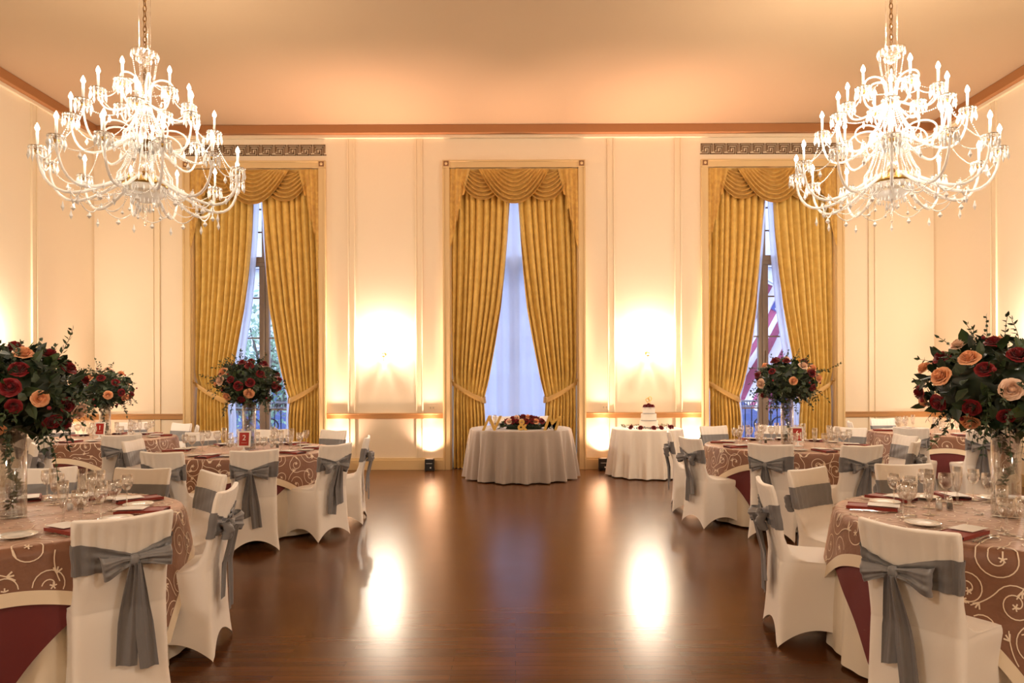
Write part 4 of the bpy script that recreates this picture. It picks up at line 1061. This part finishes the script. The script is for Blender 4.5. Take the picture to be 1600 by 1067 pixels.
# ------------------------------------------------------------------ lay out the tables
def facing(x, y, c): return (c[0] - x, c[1] - y)
TB = {
 'T4': dict(c=(-2.68, 3.62), R=.80, ph='number 4 table', seed=1.3, r1=.62, r2=.62 + pi / 4, h1=1.04, h2=1.0, num='4',
   ch=[(-1.745, 3.05, (-.66, .75), 'nearest, its bow toward the camera', 'nearest'), (-1.62, 3.85, (-1, -.16), 'on the aisle side, seen edge on', 'aisle side'), (-1.98, 4.48, (-.7, -.7), 'behind and right, facing the camera', 'back right'),
       (-2.57, 4.72, (-.08, -1), 'at the back, facing the camera', 'back'), (-3.28, 4.76, (.35, -1), 'at the back left, facing the camera', 'back left')], extra=[(-1.9, 'front left'), ]),
 'T8': dict(c=(2.56, 3.53), R=.79, ph='number 8 table', seed=2.1, r1=.0 + .25, r2=.25 + pi / 4 + .1, h1=1.0, h2=1.05, num='8',
   ch=[(1.60, 2.79, (.83, .56), 'nearest, its bow toward the camera', 'nearest'), (1.47, 4.02, (1, -.16), 'on the aisle side, seen from the side', 'aisle side'), (1.96, 4.58, (.21, -.325), 'behind and left, facing the camera', 'back left'),
       (2.73, 4.80, (0, -1), 'at the back, facing the camera', 'back')], extra=[(-1.45, 'front right'), (.9, 'back right')]),
 'T2': dict(c=(-2.80, 7.15), R=.85, ph='number 2 table', seed=3.4, r1=.35, r2=1.2, h1=1.05, h2=1.02, num='2',
   ch=[(-2.26, 5.93, None, 'in front, its back to the camera', 'front'), (-1.69, 6.47, None, 'at the front right, its seat to the left', 'front right'), (-1.58, 7.30, (-1, -.12), 'on the aisle side, seen edge on', 'aisle side'),
       (-2.20, 8.30, None, 'at the back right, facing the camera', 'back right'), (-3.01, 8.45, None, 'at the back below the left window', 'back'), (-3.70, 8.10, None, 'at the back left, facing the camera', 'back left'),
       (-3.90, 6.97, (1, .05), 'on its left side, seen edge on', 'left'), (-3.00, 5.80, None, 'at the front left, its back to the camera', 'front left')], extra=[]),
 'T6': dict(c=(3.00, 7.48), R=.85, ph='number 6 table', seed=4.6, r1=.95, r2=.10, h1=1.02, h2=1.06, num='6',
   ch=[(2.36, 6.31, None, 'in front, its back to the camera', 'front'), (1.80, 7.02, (.9, .3), 'at the front left, seat turned right', 'front left'), (1.80, 7.95, (1, -.2), 'on the aisle side beside the cake table', 'aisle side'),
       (2.56, 8.80, None, 'at the back left, facing the camera', 'back left'), (3.36, 8.85, None, 'at the back below the right window', 'back'), (4.15, 8.45, None, 'at the back right, facing the camera', 'back right'),
       (3.14, 6.17, None, 'at the front right, its back to the camera', 'front right'), (3.87, 6.59, (-.9, .75), 'on the near right side, turned away', 'near right'), (4.15, 7.25, (-1, -.05), 'on the right side facing left', 'right')], extra=[]),
 'T1': dict(c=(-5.25, 8.75), R=.80, ph='number 1 table', seed=5.2, r1=.0, r2=.8, h1=1.02, h2=1.0, num='1',
   ch=[(-4.43, 7.70, None, 'at the front right, its back to the camera', 'front right'), (-5.28, 7.46, None, 'in front, its back to the camera', 'front'), (-5.60, 10.0, None, 'at the back, facing the camera', 'back'),
       (-4.75, 9.75, None, 'at the back right beside the left window', 'back right'), (-4.28, 9.2, None, 'on its right side', 'right'), (-6.28, 9.4, None, 'at the back left by the side wall', 'back left')], extra=[]),
 'T7': dict(c=(5.72, 9.25), R=.80, ph='far right table', seed=6.7, r1=1.15, r2=.35, h1=1.0, h2=1.04, num=None,
   ch=[(4.87, 8.40, None, 'at the front left, its back to the camera', 'front left'), (5.50, 7.98, None, 'in front, its back to the camera', 'front'), (5.57, 10.35, None, 'at the back, facing the camera', 'back'),
       (4.72, 9.62, None, 'on its left side by the window', 'left')], extra=[]),
}
rs = random.Random(77)
for key, t in TB.items():
    c = t['c']; round_table(c[0], c[1], t['R'], t['ph'], t['seed'], t['r1'], t['r2'], t['h1'], t['h2'])
    short = t['ph']
    angs = []
    for (x, y, f, desc, where) in t['ch']:
        chair(x, y, f or facing(x, y, c), 'grey sashed chair of %s, %s' % (short, desc))
        angs.append((atan2(y - c[1], x - c[0]), where))
    for a, where in angs + t['extra']:
        setting(c, t['R'], a, where, short, rs, full=key not in ('T1', 'T7'))
    if t['num']: table_number(c[0] + .03, c[1] - .17 - (.08 if key in ('T4', 'T8') else 0), t['num'], short, {'4': .12, '8': -.12}.get(t['num'], 0))
    for kind, dx in (('salt_shaker', -.03), ('pepper_shaker', .03)):
        a = 2.3 if key in ('T8', 'T6') else .8
        put(kind, c[0] + .30 * cos(a) + dx, c[1] + .30 * sin(a), TOP, 0, '%s near the centre of the %s' % (LOOK[kind], short))
chair(-4.63, 6.59, (-.75, -.66), 'sashed white chair partly hidden between the number 4 and number 1 tables')
arrangement(-2.68, 3.64, 0, 21, TB['T4']['ph'], .345, .235, 20, 12, big=1.25, vaseh=.48, spray=[(1, .75, .26, .0), (.9, -.9, .30, 1.2), (1, -.3, .22, .6)])
arrangement(2.56, 3.56, 0, 35, TB['T8']['ph'], .40, .25, 22, 13, big=1.25, vaseh=.485, spray=[(-1, -.8, .22, .8), (-.9, .5, .2, 0)])
arrangement(-2.80, 7.20, 0, 43, TB['T2']['ph'], .31, .23, 18, 11, vaseh=.52, detail=.9, spray=[(-1, .2, .24, .2), (1, -.8, .2, .9)])
arrangement(3.00, 7.52, 0, 58, TB['T6']['ph'], .33, .24, 14, 9, vaseh=.515, detail=.9, spray=[(1, .4, .3, .0), (-1, -.4, .22, .9), (1, -.5, .2, .7)])
arrangement(-5.28, 8.8, 0, 64, TB['T1']['ph'], .33, .25, 14, 10, vaseh=.43, detail=.7, spray=[(1, .6, .2, .0), (-.7, .9, .2, 0)])

# ------------------------------------------------------------------ table for two with its flowers and letters
sx, sy = .09, 10.62
def sweet(u, v): pass
o = round_cloth(.755, TZ, .758, 17, .085, .9, .045).build('tablecloth', 'taupe_cloth'); o.location = (sx, sy, 0)
tag(o, 'grey taupe floor length cloth on the small table in front of the middle window', 'tablecloth')
for x, nm in ((-.17, 'left'), (.36, 'right')):
    chair(x, 11.38, (0, -1), 'white chair behind the small grey table, %s one of the pair' % nm)
fl = empty('flower_arrangement', (.15, 10.33, TZ)); tag(fl, 'low red and blush rose arrangement at the middle of the small grey table', 'flowers')
r = random.Random(3); L1, L2, ST, core = MB(), MB(), MB(), MB()
lumpy(core, (0, 0, .05), .28, .13, .10, r); core.build('filler_core', 'leaf_dark', fl)  # dark filler lump, added so the low foliage is not see-through
for i in range(330):
    d = rvec(r); d.z = abs(d.z) - .15; p = Vector((d.x * .33, d.y * .15, .06 + d.z * .12)); S = r.uniform(.04, .07); leaf(L1 if r.random() < .6 else L2, p, d + rvec(r) * .6, rvec(r), S, S * .5)
for i in range(16):
    s = r.choice((-1, 1)); sprig(L2, ST, (s * .25, r.uniform(-.08, .05), .05), (s, r.uniform(-.4, .2), r.uniform(-.1, .4)), r.uniform(.12, .22), r, .03, droop=.5)
L1.build('dark_foliage', 'leaf_dark', fl, smooth=False); L2.build('ruscus_foliage', 'leaf_mid', fl, smooth=False); ST.build('stem_foliage', 'stem', fl, smooth=False)
for i, k in enumerate(['blush', 'red', 'red', 'blush', 'red', 'red', 'peach', 'red', 'red', 'red', 'blush', 'red', 'peach', 'red', 'red', 'red']):
    x = -.24 + (i % 8) * .068 + r.uniform(-.02, .02); z = .10 + (.085 * (1 - (x / .3) ** 2) if i >= 8 else .02) ; q = link(k + '_rose', ROSE[k], fl); orient(q, (x, -.12 + (.06 if i >= 8 else 0), z), (x * 1.2, -1, .7), r.uniform(1.0, 1.25), r.uniform(0, 6))
def letter(txt, x, size, label, shear=.25):
    me = text_mesh(txt, size, .012, shear, .006); me.materials.append(MATS['gold'])
    zs = [v.co.y for v in me.vertices]; me.transform(Matrix.Translation((0, 0, -min(zs))) @ Matrix.Rotation(radians(90), 4, 'X'))
    o = link('gold_letter', me, None); o.location = (x, 10.03, TZ + .001); tag(o, label, 'letter', 'gold script letters')
letter('N', -.38, .30, 'slanted gold letter N standing on the left of the small grey table', .45)
letter('&', .11, .22, 'gold ampersand in front of the low rose arrangement', 0)
letter('M', .52, .29, 'slanted gold letter M standing on the right of the small grey table', .35)
for i, x in enumerate((-.40, -.33)): put('champagne_flute', x + .03, 10.28 + .05 * i, TZ, 0, 'champagne flute on the small grey table, %s of the pair' % ('left', 'right')[i])

# ------------------------------------------------------------------ cake table
kx, ky = 2.08, 10.75
o = round_cloth(.52, TZ - .02, .738, 15, .055, 2.2, .055).build('tablecloth', 'white_cloth'); o.location = (kx, ky, 0)
tag(o, 'white floor length cloth on the small round cake table', 'tablecloth')
ck = empty('wedding_cake', (kx + .03, ky, TZ - .019)); tag(ck, 'three tier white wedding cake with dark flowers on top', 'cake')
MB().lathe([(0, 0), (.17, 0), (.175, .006), (.17, .012), (0, .012)], 32).build('cake_board', 'frame_white', ck)
def tier(r0, z0, z1):
    pr = [(0, z0), (r0, z0)]
    n = 6
    for i in range(n): z = z0 + (z1 - z0) * (i + .5) / n; pr += [(r0, z - .004), (r0 - .003, z)]
    pr += [(r0, z1 - .008), (r0 - .008, z1), (0, z1)]
    MB().lathe(pr, 40).build('cake_tier', 'icing', ck)
tier(.145, .012, .115); tier(.122, .115, .225); tier(.098, .225, .325)
for r0, z in ((.146, .016), (.123, .119), (.099, .229)): MB().lathe([(r0 - .002, z - .004), (r0 + .0035, z - .003), (r0 + .0035, z + .004), (r0 - .002, z + .005)], 40).build('ribbon', 'grey_plastic' if False else 'sash_satin_dark', ck)
r = random.Random(8)
for i in range(9): a = i * 2 * pi / 8; q = link('red_rose', ROSE['red'], ck); orient(q, ((.055 * cos(a), .055 * sin(a), .328) if i < 8 else (0, 0, .345)), (cos(a) * .6, sin(a) * .6, 1) if i < 8 else (0, 0, 1), 1.15, i)
tp = MB()
for (ax, az) in ((-.018, .0), (.018, .02)):
    tp.tube([(ax + .028 * sin(t), 0, .44 + az + .030 * cos(t) * (1 + .3 * sin(t))) for t in [k * 2 * pi / 20 for k in range(21)]], .006, 6)
tp.tube([(-.018, 0, .35), (-.016, 0, .42)], .004, 6).tube([(.018, 0, .35), (.018, 0, .44)], .004, 6); tp.build('gold_topper', 'gold', ck)
g = empty('greenery_garland', (kx, ky, TZ - .019)); tag(g, 'leafy garland with red roses around the foot of the wedding cake', 'garland')
b, sb = MB(), MB(); 
for i in range(22): a = i * 2 * pi / 22; sprig(b, sb, (.36 * cos(a), .36 * sin(a), .02), (-sin(a), cos(a), .08), .14, r, .03)
b.build('leaves', 'leaf_mid', g, smooth=False); sb.build('stem_foliage', 'stem', g, smooth=False)
for i, a in enumerate((-2.4, -2.0, -1.5, -1.2, -.75, -.55)): q = link('red_rose', ROSE['red'], g); orient(q, (.40 * cos(a), .40 * sin(a), .025), (cos(a), sin(a), .8), .95, i)
